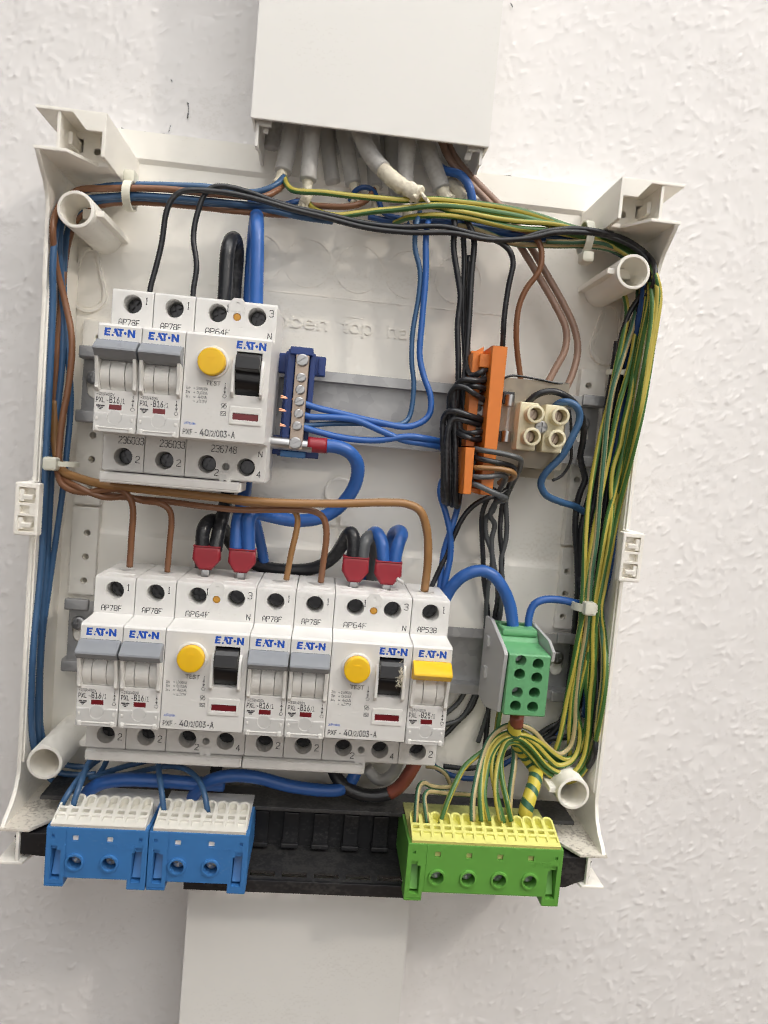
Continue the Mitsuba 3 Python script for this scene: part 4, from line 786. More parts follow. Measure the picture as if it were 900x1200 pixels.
wire('black wire arching down into the second breaker of the upper row', 'wire_black', 1.25, [(30.2,41.9,44),(30.2,46.5,44),(30.9,55.5,43.6),(30.1,61.2,43.3),(28.6,67.3,43),(28.5,75.0,42.7),(29.7,82.1,42.3),(31.6,88.9,42),(34.3,92.8,41),(38.1,94.2,41),(45.0,94.2,40.6),(53.6,92.9,40),(62.3,91.1,39.1),(72.6,89.5,38),(86.7,88.2,38),(106.9,86.0,38),(123.1,86.2,38),(143.3,88.6,38),(160.0,86.7,38),(176.7,86.0,38),(192.3,91.3,40),(205.4,94.0,40),(217.9,92.6,44),(232.3,91.5,40),(242.2,87.0,39),(243.8,78.5,48),(243.8,70.9,50),(243.9,65.4,42),(242.6,57.8,34),(240.3,47.3,33),(240.0,34.9,31),(240.3,16.0,28),(239.9,-10.0,24),(238.7,-36.7,22),(238.8,-63.8,20),(240.5,-95.6,20)])
B3 = 'black wires dropping from the top bundle to the orange strip'
L3 = 'one of three black wires dropping side by side from the top bundle to the orange strip'
wire('left one of the black wires dropping from the top bundle to the orange strip', 'wire_black', 1.45, [(141.3,101.1,30),(146.0,97.5,34),(148.6,92.7,35),(149.4,80.4,34.8),(153.2,65.6,34.6),(155.0,58.1,34.5),(155.0,44.7,34.2),(156.9,28.4,34),(158.3,14.1,33.6),(159.0,-4.5,33),(158.6,-23.5,33.6),(157.6,-36.3,34),(156.4,-41.6,38),(154.6,-39.8,43),(153.0,-23.8,45),(151.2,-10.6,45.6),(150.6,-2.5,46),(151.8,1.2,50),(155.5,1.6,52),(160.9,0.3,52),(169.6,-1.0,46)], B3)
wire('middle one of the black wires dropping from the top bundle to the orange strip', 'wire_black', 1.35, [(148.1,103.2,26),(151.5,97.7,29),(153.7,90.3,30),(156.0,75.5,30),(156.9,62.1,30),(159.2,40.4,30),(161.3,25.2,30),(161.7,4.2,30),(161.3,-21.2,31.2),(161.6,-38.2,32),(160.7,-43.1,36),(158.8,-41.2,41),(156.8,-25.6,43),(154.6,-9.4,44),(153.0,2.5,46),(152.4,9.9,49),(154.5,13.1,51),(158.0,13.1,52),(162.7,10.6,52),(169.4,8.5,46)], B3)
wire('right one of the black wires dropping from the top bundle to the orange strip', 'wire_black', 1.45, [(151.9,100.3,30),(154.3,95.2,33),(156.9,90.7,34),(159.1,85.3,34),(159.5,68.4,34),(160.3,49.3,34),(160.9,28.8,34),(161.4,12.3,34),(163.0,-8.4,34),(163.6,-29.4,35.3),(163.5,-41.2,36),(162.2,-43.5,40),(160.4,-40.9,44),(158.5,-23.3,46),(156.4,-5.2,46),(153.8,8.0,48.7),(154.8,14.4,50),(158.1,16.5,52),(162.5,16.5,52),(169.7,18.2,46)], B3)
wire('dark blue wire just seen under the bend of the top bundle, feeding the orange strip', 'wire_black', 1.4, [(158.4,79.7,26),(159.7,58.7,28),(161.8,33.6,30),(161.3,23.5,38),(163.0,19.3,48),(165.7,21.0,50),(170.0,23.8,46)])
wire('short black wire bent into the middle of the orange strip', 'wire_black', 1.35, [(160.2,3.8,36),(159.5,-4.8,42),(161.0,-8.1,49),(164.9,-7.5,52),(170.1,-6.4,46)])
wire('short black wire below the middle of the orange strip', 'wire_black', 1.35, [(157.6,7.8,34),(157.1,-5.0,42),(158.4,-8.7,48),(161.9,-9.9,52),(166.2,-10.5,48.9),(170.5,-10.0,46)])
wire('short black wire second from the top at the orange strip', 'wire_black', 1.3, [(161.5,27.3,30),(159.8,17.8,40),(160.3,14.1,50),(163.6,13.9,52),(169.7,13.8,46)])
wire('black wire loop hanging at the left of the orange strip, foremost', 'wire_black', 1.4, [(162.9,21.6,26),(161.0,-4.1,26),(160.2,-29.8,30),(158.6,-41.6,36),(156.8,-41.7,42),(155.1,-33.8,47),(153.5,-21.7,48),(152.8,-7.7,49.4),(154.5,-1.6,50),(160.1,-2.3,51),(168.1,-3.3,46)])
G5 = 'wires leaving the right side of the orange strip'
wire('black wire sticking out furthest to the right of the orange strip', 'wire_grey', 1.3, [(166.0,-14.9,52),(167.5,-15.4,57),(175.9,-16.0,59),(183.6,-17.1,59),(186.7,-17.9,56),(189.9,-20.6,46),(191.3,-25.3,36),(190.9,-31.6,28),(190.0,-38.4,24),(192.0,-49.9,22),(192.8,-59.2,21.1),(191.6,-70.7,20),(193.8,-80.7,18.5),(195.1,-97.5,16),(196.6,-108.2,9),(197.6,-124.9,8),(197.4,-143.6,9),(194.8,-157.7,10),(191.3,-171.8,11)])
wire('black wire just above the brown one at the right of the orange strip', 'wire_black', 1.3, [(166.0,-18.9,52),(167.9,-19.5,57),(174.3,-20.3,59),(181.7,-21.1,55.5),(184.6,-22.1,54),(187.1,-25.4,44),(188.6,-31.6,32),(188.4,-38.5,25),(188.7,-44.8,22),(189.4,-56.4,21.1),(192.1,-69.3,20),(192.7,-81.3,18),(192.9,-93.0,16),(193.8,-108.4,9),(194.8,-125.1,8),(195.3,-146.1,9),(195.5,-162.0,11),(194.3,-179.9,14)])
wire('light brown wire curving out of the orange strip', 'wire_ochre', 1.3, [(165.3,-23.8,52),(167.1,-23.6,57),(172.7,-23.2,58.5),(179.0,-23.3,57.6),(183.3,-24.1,57),(185.7,-25.6,53),(186.0,-27.5,46),(184.7,-28.3,38),(184.2,-30.3,30)])
wire('grey black wire just below the brown one at the right of the orange strip', 'wire_grey', 1.3, [(164.8,-27.5,52),(166.7,-27.9,57),(172.1,-27.4,58),(177.8,-26.2,55.4),(181.0,-26.4,54),(183.4,-29.9,42),(183.9,-36.4,30),(183.6,-45.5,24),(181.2,-48.6,22),(181.8,-56.6,21.1),(186.2,-66.6,20),(188.7,-74.3,18.4),(192.3,-86.2,16),(193.8,-103.3,11),(192.4,-115.8,8),(191.0,-132.1,9),(187.1,-146.3,10),(180.6,-159.1,11),(171.5,-163.1,12)])
wire('grey black wire slanting down at the lower end of the orange strip', 'wire_grey', 1.35, [(165.2,-31.5,52),(167.1,-31.5,57),(173.1,-33.7,58),(180.7,-36.2,56),(183.5,-37.3,50),(184.5,-38.8,38),(183.5,-40.9,28),(182.5,-47.8,24),(186.0,-51.7,22),(185.2,-59.8,21.2),(187.2,-72.8,20),(186.8,-84.2,17),(187.7,-96.1,14),(190.1,-111.3,8),(188.5,-125.2,9),(184.3,-137.0,10),(178.8,-149.8,11),(170.1,-158.4,12)])
wire('black wire from the lower end of the orange strip, curving left behind the yellow toggle', 'wire_black', 1.3, [(190.0,-31.6,30),(185.5,-35.3,32),(180.9,-37.1,34),(175.9,-39.2,34),(170.5,-43.7,33.4),(166.5,-50.1,32.7),(163.4,-59.0,31.9),(160.1,-70.2,30.9),(156.8,-80.2,30),(153.6,-91.7,26)])
wire('black wire falling straight behind the lower rail, leftmost of its bunch', 'wire_black', 1.3, [(182.3,-33.1,30),(179.3,-39.5,28),(178.2,-46.8,25),(179.6,-57.1,22),(181.8,-68.3,20),(184.2,-81.6,17.1),(188.1,-95.6,14),(190.9,-109.8,8),(189.9,-123.1,8),(182.4,-130.8,9),(173.5,-131.6,10),(166.6,-134.1,11)])
wire('black wire hooked under the right end of the lower row', 'wire_black', 1.3, [(189.0,-145.1,9),(185.9,-153.5,10),(179.0,-161.1,11),(172.1,-168.7,12),(165.2,-171.6,13)])

# ---- blue wires in the middle
wire('slate blue wire dropping from the top bundle, left one of the pair', 'wire_slate', 1.25, [(131.9,96.2,32),(130.6,89.2,36),(130.6,79.0,35.6),(134.4,67.1,35.1),(134.8,55.9,34.7),(133.5,38.8,34),(134.3,24.6,34),(136.4,13.3,34),(135.4,-2.6,34),(131.7,-5.9,36),(119.1,-7.2,39),(111.3,-7.7,40.1),(97.5,-9.1,42),(86.8,-10.9,44),(83.7,-11.1,45)])
wire('bright blue wire dropping from the top bundle, right one of the pair', 'wire_blue', 1.5, [(137.0,95.1,32),(135.5,85.8,36),(137.1,65.5,36),(137.3,46.6,36),(137.8,27.1,36),(140.4,18.3,36.6),(144.9,7.6,37.4),(144.4,-1.1,38),(135.5,-6.9,40),(120.5,-6.4,42),(99.3,-3.5,43),(90.9,-2.4,44),(83.6,-0.7,45)])
wire('bright blue wire twisted with another, ending in the middle of the blue neutral bar', 'wire_blue', 1.55, [(84.5,-6.2,45),(87.3,-6.9,45),(96.5,-6.3,44.6),(108.8,-6.3,44),(120.9,-10.0,43),(133.1,-13.7,41),(143.4,-14.4,39),(151.9,-15.3,36),(159.1,-18.0,30),(163.1,-25.4,26),(162.3,-34.0,28),(156.1,-30.1,32),(154.0,-34.5,34),(154.4,-38.7,34),(157.8,-46.9,34),(161.1,-57.3,34),(162.6,-68.0,32.7),(161.8,-79.6,31.3),(161.3,-90.3,30),(162.8,-104.3,26)])
wire('bright blue wire twisted with another, ending lower in the blue neutral bar', 'wire_blue', 1.55, [(84.1,-11.8,45),(87.8,-12.7,45),(95.1,-14.0,44.5),(101.2,-14.9,44),(111.4,-15.5,43),(121.4,-14.8,42),(135.3,-11.7,42),(144.3,-11.9,40),(151.9,-12.6,36),(159.1,-14.6,28),(165.0,-23.1,24),(165.5,-36.0,26),(164.3,-44.5,30),(162.2,-53.5,32),(159.7,-65.5,30.7),(159.3,-77.5,29.4),(159.9,-90.8,28),(161.4,-104.9,24)])

# ---- wires at the upper right
TX = 'taupe wire of the flat pair that runs diagonally from the duct to the smoky terminal box'
wire('left taupe wire of the diagonal pair from the duct to the smoky box', 'wire_taupe', 1.75, [(133.8,147.7,22),(140.2,134.3,22),(145.3,125.9,22),(154.2,117.5,22),(166.4,107.8,22),(174.6,99.0,24),(186.3,85.3,24),(196.0,73.0,24),(206.0,59.0,25),(211.3,49.2,26),(211.5,38.9,27),(207.7,30.0,28),(203.6,21.0,29),(198.8,9.8,30),(196.3,3.1,32)])
wire('right taupe wire of the diagonal pair from the duct to the smoky box', 'wire_taupe', 1.75, [(137.1,149.4,19),(143.0,136.7,19),(148.1,128.6,19),(157.1,120.2,19),(169.1,110.4,20),(179.4,101.3,21),(190.9,87.6,22),(199.6,75.8,22.5),(208.3,63.9,23),(215.9,51.4,23.6),(218.9,40.9,24),(217.6,30.3,26),(213.7,19.5,28),(209.2,10.4,30),(207.5,4.2,32)])
wire('brown wire hanging in a curve to the back of the smoky terminal box', 'wire_brown', 1.4, [(177.0,92.6,34),(184.2,91.6,36),(188.9,88.2,37),(191.8,83.4,36.6),(192.1,74.3,36),(187.1,65.2,34),(184.7,57.1,32.3),(185.1,44.7,30),(187.3,35.7,27),(190.8,24.5,24),(193.1,14.1,22)])
wire('black wire dropping from the top bundle behind the orange strip', 'wire_black', 1.35, [(154.1,87.4,36),(162.7,86.5,37),(170.2,84.6,38),(175.5,81.6,38),(178.5,76.6,37),(177.8,65.1,35.6),(177.5,51.1,34),(179.0,36.6,30),(180.5,23.5,24),(181.4,10.9,22)])
GT = 'green and yellow wires in the bundle along the top'
g1 = wire('uppermost green and yellow wire along the top, coming from the leftmost grey cable', 'wire_green_yellow', 1.4, [(65.6,108.1,24),(67.6,102.2,30),(70.4,98.9,33),(74.9,98.3,34),(85.0,98.7,35),(97.5,98.5,35.5),(110.0,98.7,36),(123.3,98.9,37),(137.8,101.1,36.7),(152.2,101.5,36.3),(167.2,101.5,36),(179.5,100.8,35.7),(192.9,98.8,35.3),(203.8,96.5,35),(214.8,95.2,34.5),(227.3,92.5,34),(238.7,87.4,33),(243.9,78.4,38.5),(243.9,65.3,48.5),(244.5,51.1,50),(244.0,35.0,49.9),(243.8,15.0,46.9),(243.9,0.8,43.7),(243.9,-13.8,39.6),(243.4,-31.0,36),(240.4,-52.7,36.5),(239.6,-74.4,37),(237.7,-88.1,39),(238.7,-102.6,38.4),(240.8,-122.5,37.7),(241.7,-140.4,37),(242.6,-153.3,36),(241.4,-164.9,36.6),(237.7,-173.5,37),(230.8,-177.2,37.5),(221.4,-174.8,38),(212.2,-165.9,39),(203.7,-158.7,41.6),(198.2,-159.3,43),(194.8,-164.9,47),(194.7,-172.2,52),(196.3,-181.1,60),(198.7,-189.3,62)])
wire('green and yellow wire along the top that starts under the second grey cable', 'wire_green_yellow', 1.5, [(78.3,97.4,22),(80.4,93.2,28),(84.8,90.3,32),(91.8,89.0,34),(98.2,90.0,35),(110.5,92.7,36),(120.0,94.2,37),(138.0,97.7,38),(152.2,98.4,38),(167.2,97.9,38),(179.5,97.6,37),(192.9,96.2,36),(205.1,94.4,35.6),(215.6,93.2,35.3),(227.1,90.5,35),(240.2,85.9,33),(243.9,77.2,43.5),(245.3,69.1,50),(246.2,58.4,50),(245.4,43.2,50.2),(244.7,27.0,50.3),(243.8,10.8,50),(244.0,-1.3,46.1),(243.9,-15.9,42.3),(243.8,-28.8,36.4),(241.7,-39.8,35),(241.0,-48.4,35.9),(239.6,-69.9,38),(237.1,-86.2,40),(237.1,-100.5,38.5),(236.7,-118.6,36.7),(235.0,-134.8,35),(234.7,-142.6,34.6),(238.5,-154.3,34),(237.4,-163.5,36),(233.3,-168.8,38),(226.4,-170.5,39.1),(221.3,-166.8,40),(212.8,-159.0,40.6),(204.7,-154.5,41),(198.6,-154.1,41.9),(192.3,-157.1,43),(187.5,-163.1,46),(184.8,-171.9,52),(183.5,-180.2,59),(184.5,-190.0,62)])
wire('yellow dominated wire dividing the middle of the top bundle', 'wire_green_yellow', 1.35, [(135.1,100.0,30),(140.1,98.5,34),(145.6,96.7,37),(152.5,96.2,38),(167.2,94.8,39),(179.3,94.7,39),(192.1,95.4,39),(202.1,95.4,38),(214.2,92.6,37),(226.9,89.4,36),(238.5,85.9,34),(244.0,77.6,38.5),(243.9,65.7,46.5),(243.9,50.0,44),(243.9,36.1,41.1),(244.0,19.8,38.2),(243.5,3.0,37.8),(241.9,-16.1,38.5),(240.2,-29.0,39),(237.8,-44.1,39.6),(236.4,-65.5,40.4),(235.5,-82.6,41),(236.5,-100.1,40),(239.7,-122.4,38),(239.7,-133.4,38.3),(240.6,-154.9,39),(239.3,-166.5,39.3),(234.7,-173.8,39.6),(226.5,-173.7,39.8),(220.3,-170.2,40),(209.9,-160.0,42),(203.2,-155.9,43.1),(197.7,-157.2,44),(194.5,-162.3,47),(191.9,-170.1,52.3),(191.0,-178.2,58),(193.5,-189.6,62)])
wire('green wire low in the top bundle, beside the dark blue one', 'wire_green_yellow', 1.4, [(120.5,91.1,26),(126.4,92.7,32),(138.6,93.9,36),(152.8,94.2,37),(167.7,92.5,38),(179.8,91.7,38),(192.9,92.5,37.5),(204.9,92.0,37),(215.5,91.4,36),(227.7,89.2,34),(238.5,85.6,32),(243.9,76.6,34),(243.9,65.2,39),(243.4,51.3,36),(242.5,38.7,36.5),(241.0,28.0,36.9),(238.1,13.1,37.5),(236.1,-6.1,38.2),(234.3,-23.1,38.9),(232.5,-40.2,39.5),(231.1,-61.6,40.4),(230.7,-78.7,41),(230.4,-94.0,40.4),(229.7,-102.8,40),(229.5,-118.7,38),(229.0,-137.4,35),(228.8,-144.3,34.7),(228.0,-157.6,34),(225.9,-169.1,33),(224.2,-178.2,30)])
wire('tan and green wire along the lower edge of the top bundle', 'wire_green_tan', 1.4, [(144.5,93.2,28),(154.6,92.2,31),(167.3,89.2,32),(177.9,86.1,33),(196.7,86.8,34),(212.3,88.4,34),(222.6,88.7,34),(234.0,86.7,32),(241.7,80.0,31),(243.6,68.5,33),(241.5,53.2,36),(239.1,43.6,37.1),(236.0,31.5,38.5),(233.0,18.6,40),(232.2,1.9,40.3),(232.3,-14.8,40.7),(232.3,-31.7,41),(232.8,-52.8,41.4),(232.0,-69.9,41.7),(232.3,-84.8,42),(233.4,-100.4,40),(233.1,-118.4,38),(233.6,-136.8,36),(234.6,-150.2,36),(233.2,-161.5,36),(227.5,-165.5,36.9),(219.9,-161.0,38),(210.9,-152.3,40),(202.0,-149.8,41.1),(195.0,-151.6,42),(189.0,-156.9,44),(184.8,-165.9,48),(181.8,-174.1,54),(179.9,-181.6,59),(180.0,-190.3,62)], spin=.0015)
wire('dark blue wire running inside the top bundle', 'wire_navy', 2.2, [(136.3,92.9,26),(148.5,93.3,29),(161.1,92.2,30),(181.8,91.1,31),(199.2,91.4,31),(216.5,91.7,31),(231.0,89.4,30),(243.0,83.9,29),(243.8,71.2,39.5),(243.8,55.1,38),(244.0,41.5,32.2),(243.2,20.5,29.4),(242.7,-1.1,29),(242.2,-22.8,30),(243.9,-44.1,34),(243.9,-61.4,34.5),(243.2,-74.8,33.5),(241.0,-88.9,34),(241.4,-106.7,30),(243.2,-130.4,26),(243.8,-149.2,25)])
wire('green and yellow wire, rightmost down the right hand bundle', 'wire_green_yellow', 1.35, [(160.2,101.6,30),(177.0,100.4,31),(198.5,98.3,31),(216.0,95.7,31),(230.9,92.5,32.5),(243.8,86.7,31.5),(243.9,74.1,50),(247.0,65.3,50),(247.0,53.3,50.4),(246.4,41.2,50.3),(245.8,25.1,50.3),(244.8,8.8,50.3),(244.0,-3.4,48.7),(244.0,-13.7,45.6),(243.9,-28.6,40.5),(243.8,-43.8,36.5),(242.5,-61.2,37),(241.1,-78.5,37.6),(240.4,-89.4,38),(243.9,-102.4,37.5),(243.9,-118.0,44.4),(243.8,-130.6,46),(244.0,-146.8,43.5),(243.9,-157.5,41),(243.9,-169.0,36),(240.7,-177.0,34.8),(235.4,-180.2,35.3),(227.9,-179.2,36),(218.5,-172.7,38),(208.5,-163.1,40),(201.5,-158.4,41.7),(195.6,-159.1,43),(191.4,-162.9,46),(190.3,-169.5,49),(191.1,-176.2,54),(192.7,-183.4,60),(195.0,-190.3,62)])
wire('tan wire on the right below the lower tie', 'wire_green_tan', 1.35, [(238.2,-79.1,36),(239.9,-88.1,38),(242.5,-100.5,37),(244.0,-114.8,40.4),(243.9,-127.5,42),(243.8,-138.7,41.6),(244.0,-152.3,40.5),(243.9,-165.8,35)], spin=.001)
wire('green and yellow wire between the two tan ones at the right', 'wire_green_yellow', 1.3, [(226.9,89.4,36),(236.5,84.5,37),(243.8,76.9,38),(244.0,64.4,43),(243.8,44.4,41),(243.2,31.3,39),(242.4,15.5,39),(240.9,2.7,39),(240.5,-5.7,39),(238.1,-18.6,39),(238.5,-29.1,39),(240.1,-39.6,39),(240.3,-56.8,39),(238.5,-73.8,40.8),(237.2,-85.8,42),(238.0,-98.1,39),(236.8,-114.0,37.4),(237.9,-127.6,36),(240.5,-141.0,35.5),(240.5,-155.6,35),(237.2,-165.3,36),(231.8,-168.0,36.9),(224.9,-165.2,38),(216.5,-159.1,40),(207.6,-154.8,42),(200.2,-154.6,43.5),(194.0,-157.0,45),(189.5,-163.4,47),(186.9,-171.8,52),(185.6,-180.6,58),(188.0,-189.9,62)])
wire('green and yellow wire, leftmost in the right hand bundle', 'wire_green_yellow', 1.35, [(234.6,74.0,32),(238.1,59.2,35),(236.4,44.2,37),(234.7,31.5,37.4),(233.0,14.6,38),(230.4,-2.4,38.4),(228.9,-17.3,38.7),(227.7,-34.3,39.1),(227.9,-53.4,39.5),(229.2,-74.7,40),(229.4,-87.4,41),(230.6,-103.0,39),(232.1,-118.8,37),(231.7,-134.8,35.7),(232.0,-144.0,35),(232.9,-155.7,33.6),(235.0,-169.9,32),(233.3,-177.7,30)])
wire('green and yellow wire hidden behind others, lower right', 'wire_green_yellow', 1.3, [(240.3,-90.3,34),(242.4,-106.2,32),(243.5,-124.0,32),(243.9,-141.9,32.5),(243.1,-156.6,32),(238.0,-167.5,33),(231.2,-170.6,33.9),(223.2,-166.5,35),(214.3,-159.1,37),(207.2,-155.0,37)])
wire('green and yellow wire bending left into the third yellow entry', 'wire_green_yellow', 1.35, [(203.8,-155.8,40),(197.6,-157.5,41),(191.6,-160.1,42),(185.5,-164.1,44),(177.1,-169.8,48),(171.6,-176.8,54),(166.9,-185.2,60),(164.5,-193.5,62)])
wire('tan and green wire in the first yellow entry from the left', 'wire_green_tan', 1.2, [(173.5,-184.1,40),(167.1,-183.0,44),(160.7,-180.6,48),(156.5,-177.3,52),(154.1,-177.7,55),(153.2,-181.0,58),(152.8,-187.1,61),(153.0,-194.5,62)], spin=.001)
wire('tan and green wire in the second yellow entry from the left', 'wire_green_tan', 1.2, [(191.2,-191.4,34),(180.8,-188.7,38),(171.7,-185.9,44),(163.2,-182.6,50),(158.7,-180.7,54),(156.7,-181.7,57),(157.0,-185.3,60),(158.8,-194.2,62)], spin=.001)
wire('tan wire arching behind the first yellow entries', 'wire_green_tan', 1.25, [(162.3,-181.1,24),(166.3,-180.0,27),(171.0,-181.6,29),(174.5,-187.4,28),(176.3,-194.2,26)], spin=.001)
wire('pale tan and green wire behind the loops, beside the striped earth cable', 'wire_green_tan', 1.6, [(204.8,-161.5,30),(205.3,-168.0,34),(204.4,-173.5,38),(202.8,-180.7,42),(201.7,-187.7,46),(201.3,-193.3,48)], spin=.001)
wire('thick green and yellow striped earth cable under the mint green block', 'wire_banded', 3.5, [(200.8,-147.9,45),(201.1,-152.2,43),(204.3,-159.2,38),(210.3,-167.6,32),(214.8,-172.4,32),(216.7,-175.1,36),(214.5,-179.2,42),(210.8,-184.5,48),(209.1,-190.6,50),(209.2,-195.0,50)], name='earth_cable', cat_='cable', sides=24, spin=.14, wob=.03, step=.6)
wire('green wire hanging behind the grey end plate of the mint green block', 'wire_green_yellow', 1.6, [(201.2,-137.0,14),(200.2,-150.4,16),(199.2,-159.1,18),(198.9,-170.0,20)], spin=.0001)
wire('thick bright blue cable arching into the mint green block', 'wire_blue', 3.0, [(160.0,-100.1,30),(162.2,-89.0,34),(164.8,-82.8,36),(168.6,-77.7,38),(176.6,-73.9,39),(182.8,-75.4,39),(188.5,-80.9,39),(193.5,-89.4,38),(196.0,-98.3,38),(197.5,-106.9,38)], name='thick_cable', cat_='cable', sides=18)
wire('blue wire bending from the right hand tie into the mint green block', 'wire_blue', 1.9, [(206.4,-107.6,36),(205.0,-102.0,36),(204.9,-94.6,36),(206.7,-89.2,36),(211.7,-86.5,36),(219.6,-86.1,36),(229.3,-87.4,35),(235.4,-88.4,32),(241.0,-88.8,28)])
wire('tan wire slipping out of the top bundle towards the right hand post', 'wire_green_tan', 1.3, [(193.8,87.8,36),(205.3,88.4,37),(218.7,89.9,37),(230.9,88.1,35),(239.9,84.2,33),(244.0,75.7,36)], spin=.001)
# around the smoky box
wire('black wire arching over the cream screw terminal', 'wire_black', 1.6, [(190.4,5.5,40),(191.4,10.3,44),(195.0,13.9,46),(201.2,15.7,47),(207.9,14.4,46),(215.3,10.2,43),(221.2,2.2,38),(223.7,-6.7,33),(224.1,-13.1,30),(227.2,-20.6,28),(229.0,-24.9,27.6),(227.5,-30.3,27),(226.5,-38.3,26),(227.4,-50.7,25),(229.9,-63.9,24.6),(232.5,-81.7,24),(234.6,-100.6,20),(236.3,-129.4,16),(235.9,-153.7,14),(227.7,-166.1,14),(216.3,-170.1,14)])
wire('blue wire curving from the cream screw terminal back down to the bundle', 'wire_slate', 1.75, [(204.1,9.0,44),(205.6,10.8,48),(209.0,11.1,50),(213.2,9.1,50),(215.4,4.1,49),(212.8,-5.8,48),(209.4,-14.7,46),(203.3,-22.9,44),(201.7,-28.3,42),(205.3,-33.8,40),(214.6,-36.9,36),(224.3,-38.8,30),(231.0,-41.5,26)])
wire('thin black wire curling out under the cream screw terminal', 'wire_black', .75, [(211.4,8.1,44),(213.6,1.8,42),(216.2,-7.9,38),(218.1,-16.6,34),(215.0,-24.2,32),(210.6,-26.7,32)])
wire('black wire in the dark bundle behind the right hand green and yellow wires', 'wire_black', 1.5, [(236.5,45.3,30),(236.2,32.5,30),(235.9,15.6,28),(236.4,-5.9,26),(235.2,-23.5,25),(232.2,-37.0,25),(230.5,-50.4,25),(231.8,-68.1,25.5),(234.1,-85.7,26),(236.4,-104.1,24),(238.3,-127.4,22),(239.7,-146.6,20),(239.3,-162.4,18),(229.4,-165.6,16),(221.1,-173.2,15)])
wire('black wire with blue sheen deep in the right hand bundle', 'wire_black', 1.5, [(241.3,41.8,28),(241.5,24.7,28),(240.2,5.2,28),(240.6,-14.3,27),(241.2,-31.7,27),(240.9,-49.4,27.3),(241.0,-75.9,27.7),(241.3,-91.5,28),(243.8,-111.2,29.6),(243.8,-131.4,37),(243.9,-148.3,39.5),(243.9,-160.6,42),(243.9,-170.6,36.5),(242.6,-179.9,25),(233.7,-178.9,22),(222.4,-171.9,18)])
wire('black wire crossing low behind the loops', 'wire_black', 1.4, [(244.0,-131.0,24),(240.6,-153.4,14),(229.8,-160.1,13),(219.1,-168.8,12),(205.8,-177.7,12),(189.9,-185.3,13),(173.3,-184.9,14)])
wire('dark blue wire low behind the loops', 'wire_navy', 1.4, [(241.8,-124.6,15),(236.4,-158.4,14),(228.1,-169.4,14),(210.5,-179.4,13),(192.5,-190.5,14),(173.2,-187.3,16),(163.3,-180.8,16)])

# ---- sheathed cables from the duct
CG = 'grey sheathed cables coming out of the upper duct'
def cable(label, r, pts, filler=None, fr=2.6, torn=True):
    t = thing('sheathed_cable', label, 'sheathed cable', CG)
    v, f, uv = tube(pts, r, 24, 1.2, 0, .03); key = free(f'{t}__sheath'); put(key, (v, f), 'sheath_grey')
    if filler:
        c = spline(filler, .8); n = len(c); rr = np.full(n, fr) * (1 + .18 * (meshkit.noise(np.c_[np.arange(n) * .35, np.zeros(n), np.zeros(n) + len(label)]) - .5))
        v, f, uv = tube(c, rr, 20, raw=True)
        w = meshkit.fbm(v * .7 + 3, 3, 4)[:, None] - .5; k = np.clip((np.arange(len(v)) / len(v))[:, None] * 1.4 - .2, 0, 1)
        v = v + w * np.array([1.2, 1.2, 1.2]) * (0.4 + k * 1.4)
        key = free(f'{t}__filler'); put(key, (v, f), 'sheath_filler'); tag(key, 'torn cream filler at the cut end of the cable')
        e = np.array(filler[-1]); fl = []
        for k in range(5):
            a = k * 1.3 + len(label); d = np.array([math.cos(a) * fr * .8, -2.2 - 1.5 * random.random(), math.sin(a) * fr * .8])
            q = [e + d * s + np.array([math.cos(a), 0, math.sin(a)]) * fr * .5 for s in (-.4, .4, 1)]
            fl.append(trimesh.Trimesh(*tube(q, [.9] * len(spline(q, .6)), 7, .6)[:2], process=False))
        part(key, 'shred', cat(*fl), 'sheath_filler', kind='stuff') if key.count('__') < 2 else None
    return t
cable('leftmost grey cable under the duct, its cream filler torn at the end', 4.1, [(69.0,160.6,20),(67.9,148.5,20),(67.4,134.4,20),(66.0,121.8,21),(64.7,110.0,23)], [(65.3,115.3,22),(64.5,108.8,24),(62.5,102.3,27)], 2.3)
cable('second grey cable from the left, straight with a cream torn end', 4.0, [(77.1,158.6,26),(77.3,146.9,26),(77.5,134.2,26),(77.3,119.1,26),(77.3,106.0,27)], [(77.2,110.8,27),(77.2,105.2,27),(77.5,99.3,28),(75.9,94.0,29)], 2.5)
cable('third grey cable from the left, set back in shadow', 4.0, [(86.0,166.7,12),(88.7,154.8,12),(91.6,140.0,12),(95.4,125.5,13),(99.1,111.5,14)], [(98.4,114.7,14),(100.2,108.8,15),(101.3,104.4,16)], 2.4)
cable('grey cable bending right, with a long cream torn sheath', 4.1, [(91.2,156.0,27),(95.0,144.6,27),(98.2,135.9,28),(100.7,129.9,28),(105.1,122.1,29),(109.6,116.3,31),(112.6,113.1,33)], [(110.9,114.5,32),(114.3,111.2,34),(119.8,106.2,37),(124.8,103.7,38),(130.5,100.9,40)], 3.7)
cable('short grey stub in the middle with a ragged cream end', 3.6, [(105.1,153.6,10),(106.9,136.8,11),(108.6,122.1,12),(110.1,111.1,14)], [(109.6,114.4,14),(110.6,106.3,16),(111.7,96.7,18)], 2.2)
cable('straight pale grey cable right of the torn one', 4.1, [(122.2,164.8,25),(122.3,152.9,25),(122.9,137.0,25),(123.6,123.0,25),(124.2,111.3,25),(125.4,104.5,24)], [(124.9,107.3,24),(125.8,99.2,24),(127.1,94.9,24)], 2.2)
cable('rightmost grey cable, ending in cream scraps beside a blue wire', 4.3, [(123.4,167.5,20),(127.2,153.8,20),(131.1,139.3,20),(136.1,125.6,21),(142.7,110.9,23)], [(141.2,114.4,22),(144.1,108.3,24),(147.1,104.7,26)], 2.9)
cable('grey cable in the shadow at the left end of the duct opening', 3.8, [(58.3,173.4,8),(57.8,156.9,8),(57.4,140.4,8),(56.9,125.4,9)])
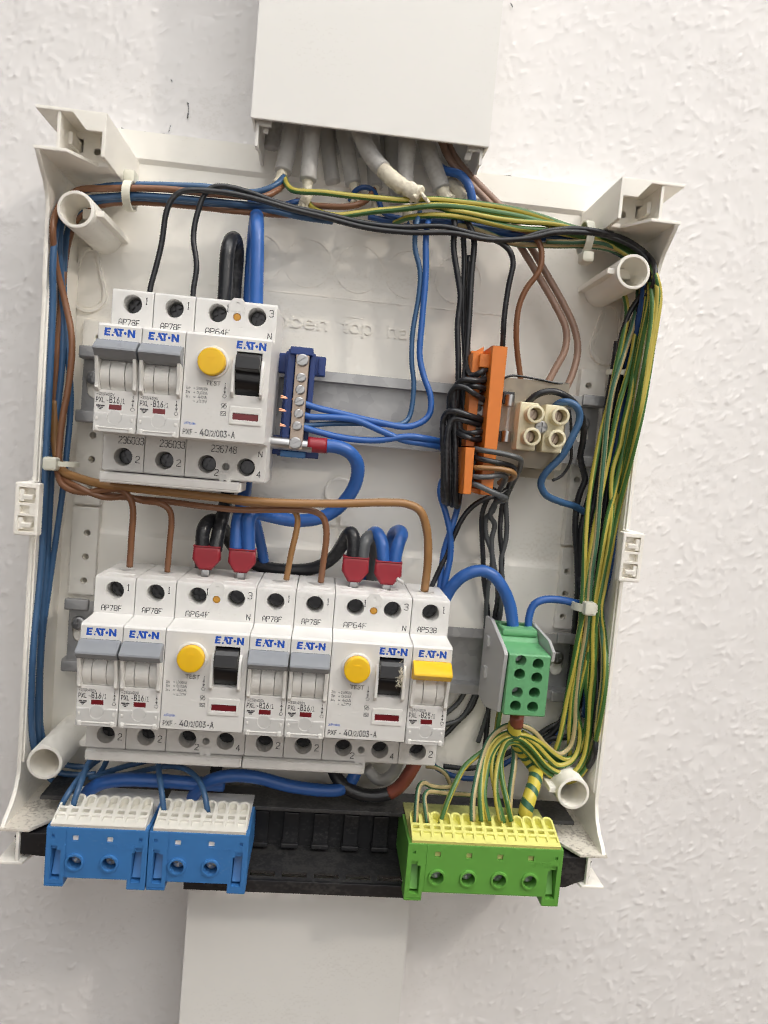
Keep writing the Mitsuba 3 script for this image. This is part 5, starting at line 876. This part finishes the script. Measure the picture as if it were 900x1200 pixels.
cable('grey cable set back between the second and the third one', 3.8, [(80.9,176.8,7),(82.6,156.4,7),(83.9,139.9,7),(86.0,125.1,8),(88.8,112.9,9)])
cable('grey cable deep inside the duct behind the others', 4.0, [(111.8,172.0,8),(114.1,155.7,8),(116.7,137.2,8),(119.4,120.3,9),(122.2,107.1,10)])
solo('cable_scrap', tube([[(147.2,117.3,18),(149.8,113.2,20),(154.7,107.7,22)]][0], [3.2] * 9 + [2.6] * 60 if False else 2.9, 16)[:2], 'sheath_filler', 'torn cream scrap of cable filler beside the thick blue wire under the duct', 'cable scrap')
wire('blue wire looping out beside the rightmost grey cable', 'wire_blue', 2.1, [(138.2,129.8,12),(141.9,122.9,18),(145.6,119.3,24),(149.9,117.7,27),(153.8,114.1,28),(156.4,109.2,28),(158.2,103.5,26),(160.3,99.6,22)])
wire('brown wire between the second and the middle grey cable', 'wire_brown', 1.5, [(72.0,97.9,22),(78.5,95.9,24),(87.6,95.5,26),(97.1,96.2,27),(103.1,98.5,26),(107.5,103.5,22),(109.4,108.8,18)])
wire('short brown wire leaving the leftmost grey cable', 'wire_brown', 1.4, [(65.2,106.0,22),(61.7,100.5,25),(56.9,96.5,27),(51.4,94.7,28)])
wire('dark blue wire leaving the second grey cable', 'wire_navy', 1.4, [(76.0,96.6,26),(72.0,95.6,27),(67.4,93.3,28),(59.7,92.5,28),(49.7,92.6,29)])
wire('dark blue wire curling round the grey stub in the middle', 'wire_navy', 1.3, [(98.1,102.4,16),(100.2,106.6,19),(104.6,108.8,20),(108.5,108.0,20),(112.3,102.0,22),(115.2,96.0,24),(123.7,94.5,24),(136.4,95.1,24)])
wire('dark blue wire under the green and yellow wires at the top', 'wire_navy', 1.5, [(107.9,94.8,20),(115.6,93.4,22),(128.1,94.1,23),(140.6,95.2,24),(153.3,95.1,25),(170.5,92.1,26),(187.6,90.5,27),(204.6,90.8,28)])

# small scraps lying about
solo('plastic_scrap', tube([[(134.2,-78.1,57),(135.9,-79.2,57),(137.5,-79.9,57)]][0], .9, 9)[:2], 'sheath_grey', 'small pinkish white scrap lying on top of the switch with fluff on its toggle', 'scrap')
